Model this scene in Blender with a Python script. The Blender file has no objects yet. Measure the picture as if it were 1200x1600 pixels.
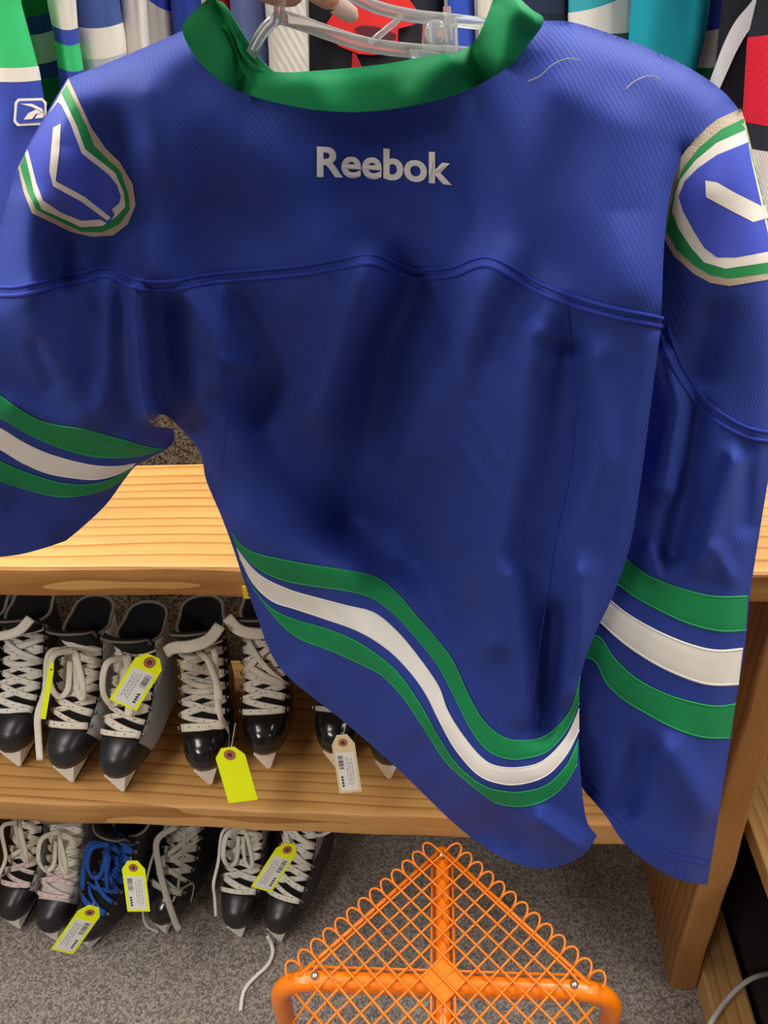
import bpy, bmesh, math, random
import numpy as np
from mathutils import Vector, Matrix
from mathutils.geometry import delaunay_2d_cdt

# ------------------------------------------------------------------ camera
F_PX = 1200.0
PITCH, ROLL, YAW = math.radians(32), math.radians(-3.5), math.radians(-6.5)
CAM = np.array([0.0, 0.0, 1.5])
_f = np.array([0, math.cos(PITCH), -math.sin(PITCH)])
_r = np.array([1.0, 0, 0]); _u = np.cross(_r, _f)
RIGHT = math.cos(ROLL)*_r + math.sin(ROLL)*_u
UP = -math.sin(ROLL)*_r + math.cos(ROLL)*_u
FWD = _f
scene = bpy.context.scene
COL = scene.collection
cam_d = bpy.data.cameras.new('camera')
cam_d.sensor_fit = 'VERTICAL'; cam_d.sensor_height = 24.0; cam_d.lens = 24.0*F_PX/1600.0
cam_d.clip_start = 0.02
cam = bpy.data.objects.new('camera', cam_d); COL.objects.link(cam)
M = Matrix.Identity(4)
for i in range(3):
    M[i][0] = RIGHT[i]; M[i][1] = UP[i]; M[i][2] = -FWD[i]; M[i][3] = CAM[i]
cam.matrix_world = M
scene.camera = cam

# ------------------------------------------------------------------ world, lights, exposure
w = bpy.data.worlds.new('world'); scene.world = w; w.use_nodes = True
w.node_tree.nodes['Background'].inputs[0].default_value = (0.9, 0.95, 1.0, 1)
w.node_tree.nodes['Background'].inputs[1].default_value = 0.05
scene.view_settings.view_transform = 'Standard'
scene.view_settings.look = 'None'
scene.view_settings.gamma = 1.0
scene.view_settings.use_curve_mapping = False
scene.view_settings.exposure = 0.12
CEIL = 2.62
LIGHT_SPOTS = [(-1.25, 0.45, 21), (1.05, 0.40, 25), (-1.6, -1.25, 33), (1.6, -1.3, 19), (-1.0, 1.42, 32), (0.9, 1.42, 34)]
for (lx, ly, lw) in LIGHT_SPOTS:
    ld = bpy.data.lights.new('troffer_light', 'AREA'); ld.shape = 'RECTANGLE'
    ld.size = 0.55; ld.size_y = 1.15; ld.energy = lw; ld.color = (1.0, 0.965, 0.90)
    lo = bpy.data.objects.new('troffer_light', ld); COL.objects.link(lo)
    lo.location = (lx, ly, CEIL-0.035)

# ------------------------------------------------------------------ pixel helpers (1200 x 1600 frame)
def ray(x, y):
    x = np.asarray(x, float); y = np.asarray(y, float)
    return FWD + RIGHT*((x-600)/F_PX)[..., None] + UP*((800-y)/F_PX)[..., None]
def at(x, y, Y):
    d = ray(x, y); t = (np.asarray(Y, float)/d[..., 1])
    return CAM + d*t[..., None]
def atz(x, y, z):
    d = ray(x, y); t = (z-CAM[2])/d[..., 2]
    return CAM + d*t[..., None]
S_DIR = np.array([math.cos(YAW), math.sin(YAW), 0]); N_DIR = np.array([-math.sin(YAW), math.cos(YAW), 0])
V0 = 0.7555
def sh(u, v, z):
    """shelf frame: u along the shelf front, v back from the front plane"""
    p = S_DIR*u + N_DIR*(V0+v); return np.array([p[0], p[1], z])

# ------------------------------------------------------------------ object helpers
def tag(o, label=None, cat=None, group=None, kind=None):
    if label: o['label'] = label
    if cat: o['category'] = cat
    if group: o['group'] = group
    if kind: o['kind'] = kind
    return o
def empty(name, loc=(0, 0, 0), rz=0.0):
    o = bpy.data.objects.new(name, None); COL.objects.link(o)
    o.empty_display_size = 0.05
    o.location = Vector([float(c) for c in loc]); o.rotation_euler = (0, 0, rz)
    return o
def mesh(name, verts, faces, mat, parent=None, smooth=True, world=True):
    """verts are world coordinates when world is True (converted to the parent's frame)"""
    me = bpy.data.meshes.new(name)
    vs = [Vector([float(c) for c in v]) for v in verts]
    if parent is not None and world:
        inv = wm(parent).inverted(); vs = [inv @ v for v in vs]
    me.from_pydata(vs, [], [tuple(int(i) for i in f) for f in faces])
    me.validate(); me.update()
    bm = bmesh.new(); bm.from_mesh(me); bmesh.ops.recalc_face_normals(bm, faces=bm.faces); bm.to_mesh(me); bm.free()
    if smooth:
        me.polygons.foreach_set('use_smooth', [True]*len(me.polygons))
    me.materials.append(mat)
    o = bpy.data.objects.new(name, me); COL.objects.link(o)
    if parent is not None: o.parent = parent
    return o
def wm(o):
    m = Matrix.LocRotScale(o.location, o.rotation_euler, o.scale)
    return wm(o.parent) @ m if o.parent else m
class MB:
    def __init__(self): self.v = []; self.f = []
    def add(self, vs, fs):
        n = len(self.v); self.v += [tuple(map(float, p)) for p in vs]; self.f += [tuple(i+n for i in q) for q in fs]
        return self
    def box(self, lo, hi, bev=0.0):
        bm = bmesh.new(); bmesh.ops.create_cube(bm, size=1)
        for q in bm.verts:
            q.co = Vector([(lo[k]+hi[k])/2+q.co[k]*(hi[k]-lo[k]) for k in range(3)])
        if bev > 0: bmesh.ops.bevel(bm, geom=bm.edges[:], offset=bev, segments=2, profile=0.5, affect='EDGES')
        bm.verts.index_update()
        self.add([q.co[:] for q in bm.verts], [[q.index for q in f.verts] for f in bm.faces]); bm.free(); return self
    def tube(self, pts, r, n=8, flat=1.0, caps=True, up=None):
        pts = np.array(pts, float); N = len(pts)
        rr = np.full(N, r) if np.isscalar(r) else np.array(r, float)
        tan = np.gradient(pts, axis=0); tan /= np.linalg.norm(tan, axis=1)[:, None]+1e-12
        ref = np.array(up if up is not None else (0, 0, 1.0))
        if abs(tan[0] @ ref) > .95: ref = np.array([1.0, 0, 0])
        a = np.cross(tan[0], ref); a /= np.linalg.norm(a)
        vs = []
        for i in range(N):
            a = a - tan[i]*(a @ tan[i]); a /= np.linalg.norm(a); b = np.cross(tan[i], a)
            for k in range(n):
                th = 2*math.pi*k/n
                vs.append(pts[i]+rr[i]*(math.cos(th)*a+flat*math.sin(th)*b))
        fs = [(i*n+k, i*n+(k+1) % n, (i+1)*n+(k+1) % n, (i+1)*n+k) for i in range(N-1) for k in range(n)]
        if caps: fs += [tuple(range(n)), tuple(range((N-1)*n, N*n))]
        return self.add(vs, fs)
    def ribbon(self, pts, wid, thick, nrm):
        """flat band along pts, nrm = face normal hint(s)"""
        pts = np.array(pts, float); N = len(pts); nrm = np.array(nrm, float)
        if nrm.ndim == 1: nrm = np.tile(nrm, (N, 1))
        tan = np.gradient(pts, axis=0); tan /= np.linalg.norm(tan, axis=1)[:, None]+1e-12
        vs = []
        for i in range(N):
            s = np.cross(tan[i], nrm[i]); s /= np.linalg.norm(s)+1e-12; q = np.cross(s, tan[i])
            h = wid/2; t = thick/2
            for (a, b) in ((-1, -.3), (-.7, 1), (.7, 1), (1, -.3), (.7, -1), (-.7, -1)):
                vs.append(pts[i]+s*h*a+q*t*b)
        n = 6
        fs = [(i*n+k, i*n+(k+1) % n, (i+1)*n+(k+1) % n, (i+1)*n+k) for i in range(N-1) for k in range(n)]
        fs += [tuple(range(n)), tuple(range((N-1)*n, N*n))]
        return self.add(vs, fs)
    def lathe(self, c, prof, n=16, axis=2):
        vs = []; ax = [(1, 2, 0), (2, 0, 1), (0, 1, 2)][axis]
        for (r, h) in prof:
            for k in range(n):
                q = [0, 0, 0]; q[ax[0]] = r*math.cos(2*math.pi*k/n); q[ax[1]] = r*math.sin(2*math.pi*k/n); q[ax[2]] = h
                vs.append([c[j]+q[j] for j in range(3)])
        m = len(prof)
        fs = [(i*n+k, i*n+(k+1) % n, (i+1)*n+(k+1) % n, (i+1)*n+k) for i in range(m-1) for k in range(n)]
        fs += [tuple(range(n)), tuple(range((m-1)*n, m*n))]
        return self.add(vs, fs)
    def prism(self, poly, n0, n1, axis=0):
        """poly = 2-D outline, extruded along axis from n0 to n1"""
        ax = [(1, 2), (0, 2), (0, 1)][axis]; vs = []
        for d in (n0, n1):
            for (a, b) in poly:
                q = [0, 0, 0]; q[ax[0]] = a; q[ax[1]] = b; q[axis] = d; vs.append(q)
        n = len(poly)
        fs = [(k, (k+1) % n, n+(k+1) % n, n+k) for k in range(n)]+[tuple(range(n)), tuple(range(n, 2*n))]
        return self.add(vs, fs)
    def build(self, name, mat, parent=None, smooth=False, world=False):
        return mesh(name, self.v, self.f, mat, parent, smooth, world)

def smooth_curve(pts, step=6.0):
    """Catmull-Rom through pts, resampled"""
    p = np.array(pts, float)
    if len(p) == 2:
        n = max(2, int(np.linalg.norm(p[1]-p[0])/step)+1); return p[0]+(p[1]-p[0])*np.linspace(0, 1, n)[:, None]
    q = np.vstack([2*p[0]-p[1], p, 2*p[-1]-p[-2]]); out = []
    for i in range(1, len(q)-2):
        n = max(2, int(np.linalg.norm(q[i+1]-q[i])/step)+1)
        t = np.linspace(0, 1, n, endpoint=False)[:, None]
        out.append(.5*(2*q[i]+(q[i+1]-q[i-1])*t+(2*q[i-1]-5*q[i]+4*q[i+1]-q[i+2])*t*t+(3*q[i]-q[i-1]-3*q[i+1]+q[i+2])*t**3))
    out.append(p[-1:]); return np.vstack(out)
def seg_dist(X, Y, poly):
    poly = np.array(poly, float); best = np.full(np.shape(X), 1e9)
    for a, b in zip(poly[:-1], poly[1:]):
        d = b-a; L = d @ d+1e-9
        t = np.clip(((X-a[0])*d[0]+(Y-a[1])*d[1])/L, 0, 1)
        best = np.minimum(best, np.hypot(X-a[0]-t*d[0], Y-a[1]-t*d[1]))
    return best
def inside(X, Y, poly):
    r = np.zeros(np.shape(X), bool); n = len(poly)
    for i in range(n):
        x0, y0 = poly[i]; x1, y1 = poly[(i+1) % n]
        c = ((y0 > Y) != (y1 > Y)); 
        with np.errstate(divide='ignore', invalid='ignore'):
            r ^= c & (X < (x1-x0)*(Y-y0)/(y1-y0)+x0)
    return r
def region(curves, step=7.0, smooth=True):
    """closed pixel outline -> (points Nx2, triangles)"""
    out = []
    for c in curves:
        q = smooth_curve(c, step) if smooth else np.vstack([smooth_curve(c[i:i+2], step)[:-1] for i in range(len(c)-1)]+[np.array(c[-1:], float)])
        out.append(q)
    b = np.vstack(out)
    keep = [0]
    for i in range(1, len(b)):
        if np.linalg.norm(b[i]-b[keep[-1]]) > 0.35*step*.5: keep.append(i)
    b = b[keep]
    if np.linalg.norm(b[0]-b[-1]) < 0.2*step: b = b[:-1]
    x0, y0 = b.min(0); x1, y1 = b.max(0)
    gx, gy = np.meshgrid(np.arange(x0, x1, step), np.arange(y0, y1, step*.87))
    gx = gx+((np.arange(gx.shape[0]) % 2)*step/2)[:, None]
    gx = gx.ravel(); gy = gy.ravel()
    k = inside(gx, gy, b); gx, gy = gx[k], gy[k]
    k = seg_dist(gx, gy, np.vstack([b, b[:1]])) > .55*step
    pts = np.vstack([b, np.stack([gx[k], gy[k]], 1)])
    n = len(b)
    v, e, f, *_ = delaunay_2d_cdt([Vector(p) for p in pts], [], [list(range(n))], 1, 1e-4)
    v = np.array([q[:] for q in v])
    return v, [list(t) for t in f]

# ------------------------------------------------------------------ materials
def nt(name):
    m = bpy.data.materials.new(name); m.use_nodes = True
    return m, m.node_tree, m.node_tree.nodes['Principled BSDF']
def rgb(r, g, b):
    f = lambda c: ((c/255+.055)/1.055)**2.4 if c/255 > .04045 else c/255/12.92
    return (f(r), f(g), f(b), 1)
def mat(name, col, rough=.6, spec=.4, metal=0.0, noise=0.0, nscale=60.0, bump=0.0, bscale=200.0, sheen=0.0, coat=0.0):
    m, t, b = nt(name)
    b.inputs['Base Color'].default_value = col; b.inputs['Roughness'].default_value = rough
    b.inputs['Specular IOR Level'].default_value = spec; b.inputs['Metallic'].default_value = metal
    b.inputs['Coat Weight'].default_value = coat
    if sheen: b.inputs['Sheen Weight'].default_value = sheen; b.inputs['Sheen Roughness'].default_value = .4
    tc = t.nodes.new('ShaderNodeTexCoord')
    if noise:
        n = t.nodes.new('ShaderNodeTexNoise'); n.inputs['Scale'].default_value = nscale; n.inputs['Detail'].default_value = 4
        t.links.new(tc.outputs['Object'], n.inputs['Vector'])
        mx = t.nodes.new('ShaderNodeMix'); mx.data_type = 'RGBA'
        mx.inputs['A'].default_value = tuple(c*(1-noise) for c in col[:3])+(1,)
        mx.inputs['B'].default_value = tuple(min(1, c*(1+noise)) for c in col[:3])+(1,)
        t.links.new(n.outputs['Fac'], mx.inputs['Factor']); t.links.new(mx.outputs['Result'], b.inputs['Base Color'])
    if bump:
        n = t.nodes.new('ShaderNodeTexNoise'); n.inputs['Scale'].default_value = bscale; n.inputs['Detail'].default_value = 3
        t.links.new(tc.outputs['Object'], n.inputs['Vector'])
        bp = t.nodes.new('ShaderNodeBump'); bp.inputs['Strength'].default_value = bump; bp.inputs['Distance'].default_value = .002
        t.links.new(n.outputs['Fac'], bp.inputs['Height']); t.links.new(bp.outputs['Normal'], b.inputs['Normal'])
    return m
def knit(name, col, rib=0.16, sheen=.12, scale=700.0, rough=.75):
    """knitted jersey cloth: fine diagonal ribs as relief"""
    m, t, b = nt(name)
    b.inputs['Roughness'].default_value = rough; b.inputs['Specular IOR Level'].default_value = .25
    b.inputs['Sheen Weight'].default_value = sheen; b.inputs['Sheen Roughness'].default_value = .45
    b.inputs['Sheen Tint'].default_value = tuple(min(1, c*1.5+.1) for c in col[:3])+(1,)
    tc = t.nodes.new('ShaderNodeTexCoord')
    mp = t.nodes.new('ShaderNodeMapping'); mp.inputs['Rotation'].default_value = (0, math.radians(28), 0)
    t.links.new(tc.outputs['Object'], mp.inputs['Vector'])
    wv = t.nodes.new('ShaderNodeTexWave'); wv.wave_type = 'BANDS'; wv.bands_direction = 'X'
    wv.inputs['Scale'].default_value = scale/6.28*1.0; wv.inputs['Distortion'].default_value = .6; wv.inputs['Detail'].default_value = 1
    t.links.new(mp.outputs['Vector'], wv.inputs['Vector'])
    ns = t.nodes.new('ShaderNodeTexNoise'); ns.inputs['Scale'].default_value = 900; ns.inputs['Detail'].default_value = 2
    t.links.new(tc.outputs['Object'], ns.inputs['Vector'])
    ad = t.nodes.new('ShaderNodeMath'); ad.operation = 'ADD'
    t.links.new(wv.outputs['Fac'], ad.inputs[0]); t.links.new(ns.outputs['Fac'], ad.inputs[1])
    bp = t.nodes.new('ShaderNodeBump'); bp.inputs['Strength'].default_value = rib; bp.inputs['Distance'].default_value = .0012
    t.links.new(ad.outputs[0], bp.inputs['Height']); t.links.new(bp.outputs['Normal'], b.inputs['Normal'])
    n2 = t.nodes.new('ShaderNodeTexNoise'); n2.inputs['Scale'].default_value = 25; n2.inputs['Detail'].default_value = 5
    t.links.new(tc.outputs['Object'], n2.inputs['Vector'])
    mx = t.nodes.new('ShaderNodeMix'); mx.data_type = 'RGBA'
    mx.inputs['A'].default_value = tuple(c*.9 for c in col[:3])+(1,); mx.inputs['B'].default_value = tuple(min(1, c*1.1) for c in col[:3])+(1,)
    t.links.new(n2.outputs['Fac'], mx.inputs['Factor']); t.links.new(mx.outputs['Result'], b.inputs['Base Color'])
    return m
def wood(name, axis, light, dark, ringscale=13.0, seed=0.0):
    m, t, b = nt(name); L = t.links.new
    tc = t.nodes.new('ShaderNodeTexCoord')
    mp = t.nodes.new('ShaderNodeMapping'); sc = [1, 1, 1]; sc[axis] = .07; mp.inputs['Scale'].default_value = sc
    mp.inputs['Location'].default_value = (seed, seed*1.7, seed*.6)
    L(tc.outputs['Object'], mp.inputs['Vector'])
    n1 = t.nodes.new('ShaderNodeTexNoise'); n1.inputs['Scale'].default_value = 7; n1.inputs['Detail'].default_value = 3
    L(mp.outputs['Vector'], n1.inputs['Vector'])
    va = t.nodes.new('ShaderNodeVectorMath'); va.operation = 'MULTIPLY_ADD'
    L(n1.outputs['Color'], va.inputs[0]); va.inputs[1].default_value = (.10, .10, .10); L(mp.outputs['Vector'], va.inputs[2])
    wv = t.nodes.new('ShaderNodeTexWave'); wv.wave_type = 'BANDS'; wv.bands_direction = 'Y' if axis != 1 else 'X'
    wv.wave_profile = 'SAW'
    wv.inputs['Scale'].default_value = ringscale; wv.inputs['Distortion'].default_value = 1.5
    wv.inputs['Detail'].default_value = 2; wv.inputs['Detail Scale'].default_value = .6
    L(va.outputs[0], wv.inputs['Vector'])
    r1 = t.nodes.new('ShaderNodeValToRGB'); e = r1.color_ramp.elements
    e[0].position = 0; e[0].color = light; e[1].position = 1; e[1].color = dark
    q = r1.color_ramp.elements.new(.72); q.color = tuple(light[i]*.8+dark[i]*.2 for i in range(3))+(1,)
    L(wv.outputs['Fac'], r1.inputs['Fac'])
    mp2 = t.nodes.new('ShaderNodeMapping'); sc = [260, 260, 260]; sc[axis] = 6; mp2.inputs['Scale'].default_value = sc
    L(tc.outputs['Object'], mp2.inputs['Vector'])
    n2 = t.nodes.new('ShaderNodeTexNoise'); n2.inputs['Scale'].default_value = 1; n2.inputs['Detail'].default_value = 3
    L(mp2.outputs['Vector'], n2.inputs['Vector'])
    mx = t.nodes.new('ShaderNodeMix'); mx.data_type = 'RGBA'; mx.blend_type = 'MULTIPLY'; mx.inputs['Factor'].default_value = .35
    L(r1.outputs['Color'], mx.inputs['A']); L(n2.outputs['Fac'], mx.inputs['B'])
    r3 = t.nodes.new('ShaderNodeValToRGB'); r3.color_ramp.elements[0].position = .3; r3.color_ramp.elements[0].color = (.55, .5, .45, 1)
    r3.color_ramp.elements[1].position = .6; r3.color_ramp.elements[1].color = (1, 1, 1, 1)
    n3 = t.nodes.new('ShaderNodeTexNoise'); n3.inputs['Scale'].default_value = 5; n3.inputs['Detail'].default_value = 6
    mp3 = t.nodes.new('ShaderNodeMapping'); sc = [1, 1, 1]; sc[axis] = .35; mp3.inputs['Scale'].default_value = sc
    L(tc.outputs['Object'], mp3.inputs['Vector']); L(mp3.outputs['Vector'], n3.inputs['Vector']); L(n3.outputs['Fac'], r3.inputs['Fac'])
    m2 = t.nodes.new('ShaderNodeMix'); m2.data_type = 'RGBA'; m2.blend_type = 'MULTIPLY'; m2.inputs['Factor'].default_value = .55
    L(mx.outputs['Result'], m2.inputs['A']); L(r3.outputs['Color'], m2.inputs['B'])
    L(m2.outputs['Result'], b.inputs['Base Color'])
    b.inputs['Roughness'].default_value = .45; b.inputs['Specular IOR Level'].default_value = .35
    bp = t.nodes.new('ShaderNodeBump'); bp.inputs['Strength'].default_value = .25; bp.inputs['Distance'].default_value = .001
    L(n2.outputs['Fac'], bp.inputs['Height']); L(bp.outputs['Normal'], b.inputs['Normal'])
    return m
def carpet(name, c0, c1, c2, scale=230.0):
    m, t, b = nt(name); L = t.links.new
    tc = t.nodes.new('ShaderNodeTexCoord')
    n1 = t.nodes.new('ShaderNodeTexVoronoi'); n1.inputs['Scale'].default_value = scale; L(tc.outputs['Object'], n1.inputs['Vector'])
    hs = t.nodes.new('ShaderNodeSeparateColor'); L(n1.outputs['Color'], hs.inputs['Color'])
    r = t.nodes.new('ShaderNodeValToRGB'); r.color_ramp.elements[0].color = c0; r.color_ramp.elements[1].color = c2
    q = r.color_ramp.elements.new(.5); q.color = c1; r.color_ramp.elements[0].position = .1; r.color_ramp.elements[-1].position = .95
    L(hs.outputs[0], r.inputs['Fac'])
    n2 = t.nodes.new('ShaderNodeTexNoise'); n2.inputs['Scale'].default_value = scale*2.2; n2.inputs['Detail'].default_value = 2; L(tc.outputs['Object'], n2.inputs['Vector'])
    mx = t.nodes.new('ShaderNodeMix'); mx.data_type = 'RGBA'; mx.blend_type = 'MULTIPLY'; mx.inputs['Factor'].default_value = .5
    L(r.outputs['Color'], mx.inputs['A']); L(n2.outputs['Fac'], mx.inputs['B']); L(mx.outputs['Result'], b.inputs['Base Color'])
    b.inputs['Roughness'].default_value = .95; b.inputs['Specular IOR Level'].default_value = .1
    bp = t.nodes.new('ShaderNodeBump'); bp.inputs['Strength'].default_value = .8; bp.inputs['Distance'].default_value = .004
    L(n2.outputs['Fac'], bp.inputs['Height']); L(bp.outputs['Normal'], b.inputs['Normal'])
    return m

BLUE = rgb(43, 63, 148); GREEN = rgb(22, 134, 80); WHITE = rgb(240, 235, 229)
MT = dict(
    blue=knit('blue_knit', BLUE), blue_plain=knit('blue_lining', rgb(40, 56, 150), rib=.1),
    bluerib=knit('blue_piping', rgb(44, 62, 165), rib=.1),
    green=knit('green_knit', GREEN, rib=.05), white=knit('white_twill', WHITE, rib=.05),
    ink=mat('white_print', rgb(246, 240, 234), .5), beige=mat('beige_merrow_stitching', rgb(196, 180, 160), .8, bump=.6, bscale=900),
    pgreen=mat('green_patch_twill', rgb(34, 140, 78), .7), pwhite=mat('white_patch_twill', rgb(226, 218, 210), .7), pblue=mat('blue_patch_twill', rgb(62, 78, 190), .7),
    gstitch=mat('green_thread', rgb(50, 165, 105), .7), wstitch=mat('white_thread', rgb(240, 238, 235), .7), lint=mat('pale_lint', rgb(170, 165, 170), .9),
    shelf=wood('pine_top_toned_down', 0, rgb(216, 162, 92), rgb(164, 104, 46)),  # same pine, colour darkened to offset strong light on the top board
    edge=wood('pine_plank_lightened', 0, rgb(226, 172, 104), rgb(176, 116, 56), seed=3.1),  # same pine, colour lightened to make up for dim light lower down
    upright=wood('pine_upright', 2, rgb(196, 142, 84), rgb(140, 88, 44), seed=1.3),
    beam=wood('pine_beam', 1, rgb(214, 168, 108), rgb(178, 126, 68), seed=5.0),
    darkwood=mat('dark_brown_panel', rgb(46, 36, 34), .8, noise=.3, nscale=14),  # very dark brown, mottled by noise
    carpet=carpet('speckled_carpet', rgb(132, 122, 124), rgb(176, 164, 154), rgb(212, 200, 188), 300),
    wallcarpet=carpet('brown_wall_carpet', rgb(70, 58, 48), rgb(124, 106, 88), rgb(160, 144, 122), 260),
    paint=mat('grey_wall_paint', rgb(150, 146, 140), .9, bump=.1, bscale=80), ceil=mat('ceiling_tile', rgb(225, 224, 220), .95, bump=.3, bscale=120),  # wall colour kept mid grey to lower the ambient light
    frame=mat('white_enamel', rgb(236, 236, 234), .4),
    black=mat('black_boot_leather', rgb(27, 27, 29), .45, bump=.25, bscale=300), cap=mat('black_toe_plastic', rgb(34, 34, 36), .33, .5, noise=.25, nscale=40),
    capgloss=mat('glossy_black_toe_plastic', rgb(20, 20, 22), .16, .6), mesh_blk=mat('black_liner_cloth', rgb(17, 18, 19), .95, bump=.5, bscale=500),
    grey=mat('grey_boot_panel', rgb(168, 168, 172), .5, noise=.1), silver=mat('silver_boot_panel', rgb(214, 213, 208), .45, noise=.1), lilac=mat('pale_lilac_boot_panel', rgb(168, 160, 165), .5),
    dgrey=mat('dark_grey_boot_panel', rgb(72, 73, 76), .55, noise=.2), wboot=mat('white_boot_panel', rgb(200, 196, 188), .55),
    felt=mat('grey_felt', rgb(120, 112, 104), .95, bump=.5, bscale=400), lace=mat('cream_lace', rgb(234, 225, 210), .9, bump=.6, bscale=700, noise=.12, nscale=220),
    lacew=mat('white_lace', rgb(240, 236, 226), .9, bump=.6, bscale=700, noise=.1, nscale=220), laceb=mat('blue_lace', rgb(34, 84, 172), .85, bump=.6, bscale=700), lacep=mat('pink_lace', rgb(222, 200, 196), .9, bump=.5, bscale=700),
    laceg=mat('grey_lace', rgb(176, 170, 162), .9, bump=.6, bscale=700),
    fleck=mat('lace_tracer_thread', rgb(48, 50, 66), .9),
    holder=mat('white_holder_plastic', rgb(246, 244, 236), .35, .5, noise=.06, nscale=30), steel=mat('blade_steel', rgb(150, 146, 140), .32, .5, 1.0), metal=mat('eyelet_metal', rgb(170, 170, 170), .3, .5, 1.0),
    neon=mat('neon_yellow_card', rgb(240, 254, 10), .75), manila=mat('manila_card', rgb(226, 208, 168), .8), ring=mat('tag_reinforcement_ring', rgb(170, 104, 84), .7), hole=mat('tag_hole', rgb(70, 50, 40), .9),
    sticker=mat('white_sticker', rgb(232, 232, 226), .6), print=mat('black_print', rgb(52, 52, 56), .7), gprint=mat('grey_print', rgb(178, 178, 178), .7),
    yellow=mat('yellow_label', rgb(240, 200, 14), .6), string=mat('white_string', rgb(210, 208, 200), .9),
    orange=mat('orange_powder_coat', rgb(246, 128, 14), .35, .5, coat=.2, noise=.06, nscale=20), bolt=mat('zinc_bolt', rgb(190, 186, 178), .3, .5, .9),
    cable=mat('white_cable', rgb(214, 212, 208), .5), skin=mat('skin', rgb(222, 160, 136), .5, bump=.2, bscale=300, noise=.06, nscale=60), nail=mat('fingernail', rgb(236, 204, 194), .22, .5),
    rod=mat('chrome_rail', rgb(190, 190, 192), .2, .5, 1.0),
)
MT['skin'].node_tree.nodes['Principled BSDF'].inputs['Subsurface Weight'].default_value = .1
MT['skin'].node_tree.nodes['Principled BSDF'].inputs['Subsurface Radius'].default_value = (.01, .004, .002)
def clear_plastic():
    m, t, b = nt('clear_plastic'); b.inputs['Base Color'].default_value = (.97, .98, .98, 1)
    b.inputs['Roughness'].default_value = .12; b.inputs['IOR'].default_value = 1.22
    b.inputs['Transmission Weight'].default_value = .78; b.inputs['Coat Weight'].default_value = .6
    return m
MT['clear'] = clear_plastic()
def cloth(name, c, rib=.2): return knit(name, c, rib)

# ================================================================== the setting
def struct(name, mb, m, label=None):
    o = mb.build(name, m); o['kind'] = 'structure'
    if label: o['label'] = label
    return o
struct('floor', MB().box((-3.2, -3.0, -0.05), (3.2, 2.4, 0)), MT['carpet'], 'grey brown speckled carpet floor')
struct('ceiling', MB().box((-3.2, -3.0, CEIL), (3.2, 2.4, CEIL+.05)), MT['ceil'], 'white tiled ceiling')
struct('wall_back', MB().box((-3.2, 2.3, 0), (3.2, 2.4, CEIL)), MT['paint'])
struct('wall_left', MB().box((-3.3, -3.0, 0), (-3.2, 2.4, CEIL)), MT['paint'])
struct('wall_right', MB().box((3.2, -3.0, 0), (3.3, 2.4, CEIL)), MT['paint'])
struct('wall_rear', MB().box((-3.2, -3.1, 0), (3.2, -3.0, CEIL)), MT['paint'])
part = empty('wall_partition', sh(0, .37, 0), YAW); tag(part, 'low partition covered in brown carpet behind the wooden shelves', kind='structure')
MB().box((-2.0, 0, 0), (1.3, .05, 1.12)).build('carpet_panel', MT['wallcarpet'], part)
MB().box((-2.0, -.01, 1.12), (1.3, .06, 1.145), .004).build('top_rail', MT['darkwood'], part)
places = ['over the left end of the shelves', 'over the right end of the shelves', 'behind the viewer at left', 'behind the viewer at right', 'above the garment rack at left', 'above the garment rack at right']
for (lx, ly, lw), pl in zip(LIGHT_SPOTS, places):
    t = empty('ceiling_light', (lx, ly, CEIL)); tag(t, 'white recessed ceiling light panel '+pl, 'ceiling light', 'ceiling lights')
    fr = MB()
    for (a, b_) in (((-.31, -.61), (-.28, .61)), ((.28, -.61), (.31, .61)), ((-.28, -.61), (.28, -.58)), ((-.28, .58), (.28, .61))):
        fr.box((a[0], a[1], -.028), (b_[0], b_[1], 0))
    fr.build('frame', MT['frame'], t)
    df, tt, bb = nt('light_diffuser'); bb.inputs['Emission Color'].default_value = (1, .97, .92, 1); bb.inputs['Emission Strength'].default_value = 2.0
    MB().box((-.28, -.58, -.018), (.28, .58, -.006)).build('diffuser', df, t)

# ================================================================== wooden shelves
Z_TOP, Z_MID = .941, .468
su = empty('wooden_shelf', sh(0, 0, 0), YAW)
tag(su, 'pine plank shelf unit holding the skates, with thick top board', 'shelf')
def plank(name, lo, hi, m, bev=.006, seed=0):
    """plank with softly worn, slightly uneven edges"""
    rnd = random.Random(seed); bm = bmesh.new(); bmesh.ops.create_cube(bm, size=1)
    for q in bm.verts: q.co = Vector([(lo[k]+hi[k])/2+q.co[k]*(hi[k]-lo[k]) for k in range(3)])
    ax = max(range(3), key=lambda k: hi[k]-lo[k])
    ed = [e for e in bm.edges if abs((e.verts[0].co-e.verts[1].co)[ax]) > .5*(hi[ax]-lo[ax])]
    bmesh.ops.bevel(bm, geom=bm.edges[:], offset=bev, segments=3, profile=.6, affect='EDGES')
    ed = [e for e in bm.edges if abs((e.verts[0].co-e.verts[1].co)[ax]) > .5*(hi[ax]-lo[ax])]
    bmesh.ops.subdivide_edges(bm, edges=ed, cuts=40)
    for q in bm.verts:
        t = q.co[ax]*9
        q.co[(ax+1) % 3] += .0012*math.sin(t*1.7+seed)+.0008*math.sin(t*4.3+seed*2); q.co[(ax+2) % 3] += .001*math.sin(t*2.3+seed*3)
    mb = MB(); bm.verts.index_update(); mb.add([q.co[:] for q in bm.verts], [[q.index for q in f.verts] for f in bm.faces]); bm.free()
    return mb.build(name, m, su if name != '_' else None, smooth=False)
plank('top_board', (-1.5, 0, .894), (.95, .277, Z_TOP), MT['shelf'], .008, 1)
plank('shelf_board', (-.955, 0, .416), (.381, .34, Z_MID), MT['edge'], .007, 2)
plank('upright', (.381, 0, 0), (.427, .34, .894), MT['upright'], .006, 3)
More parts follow.
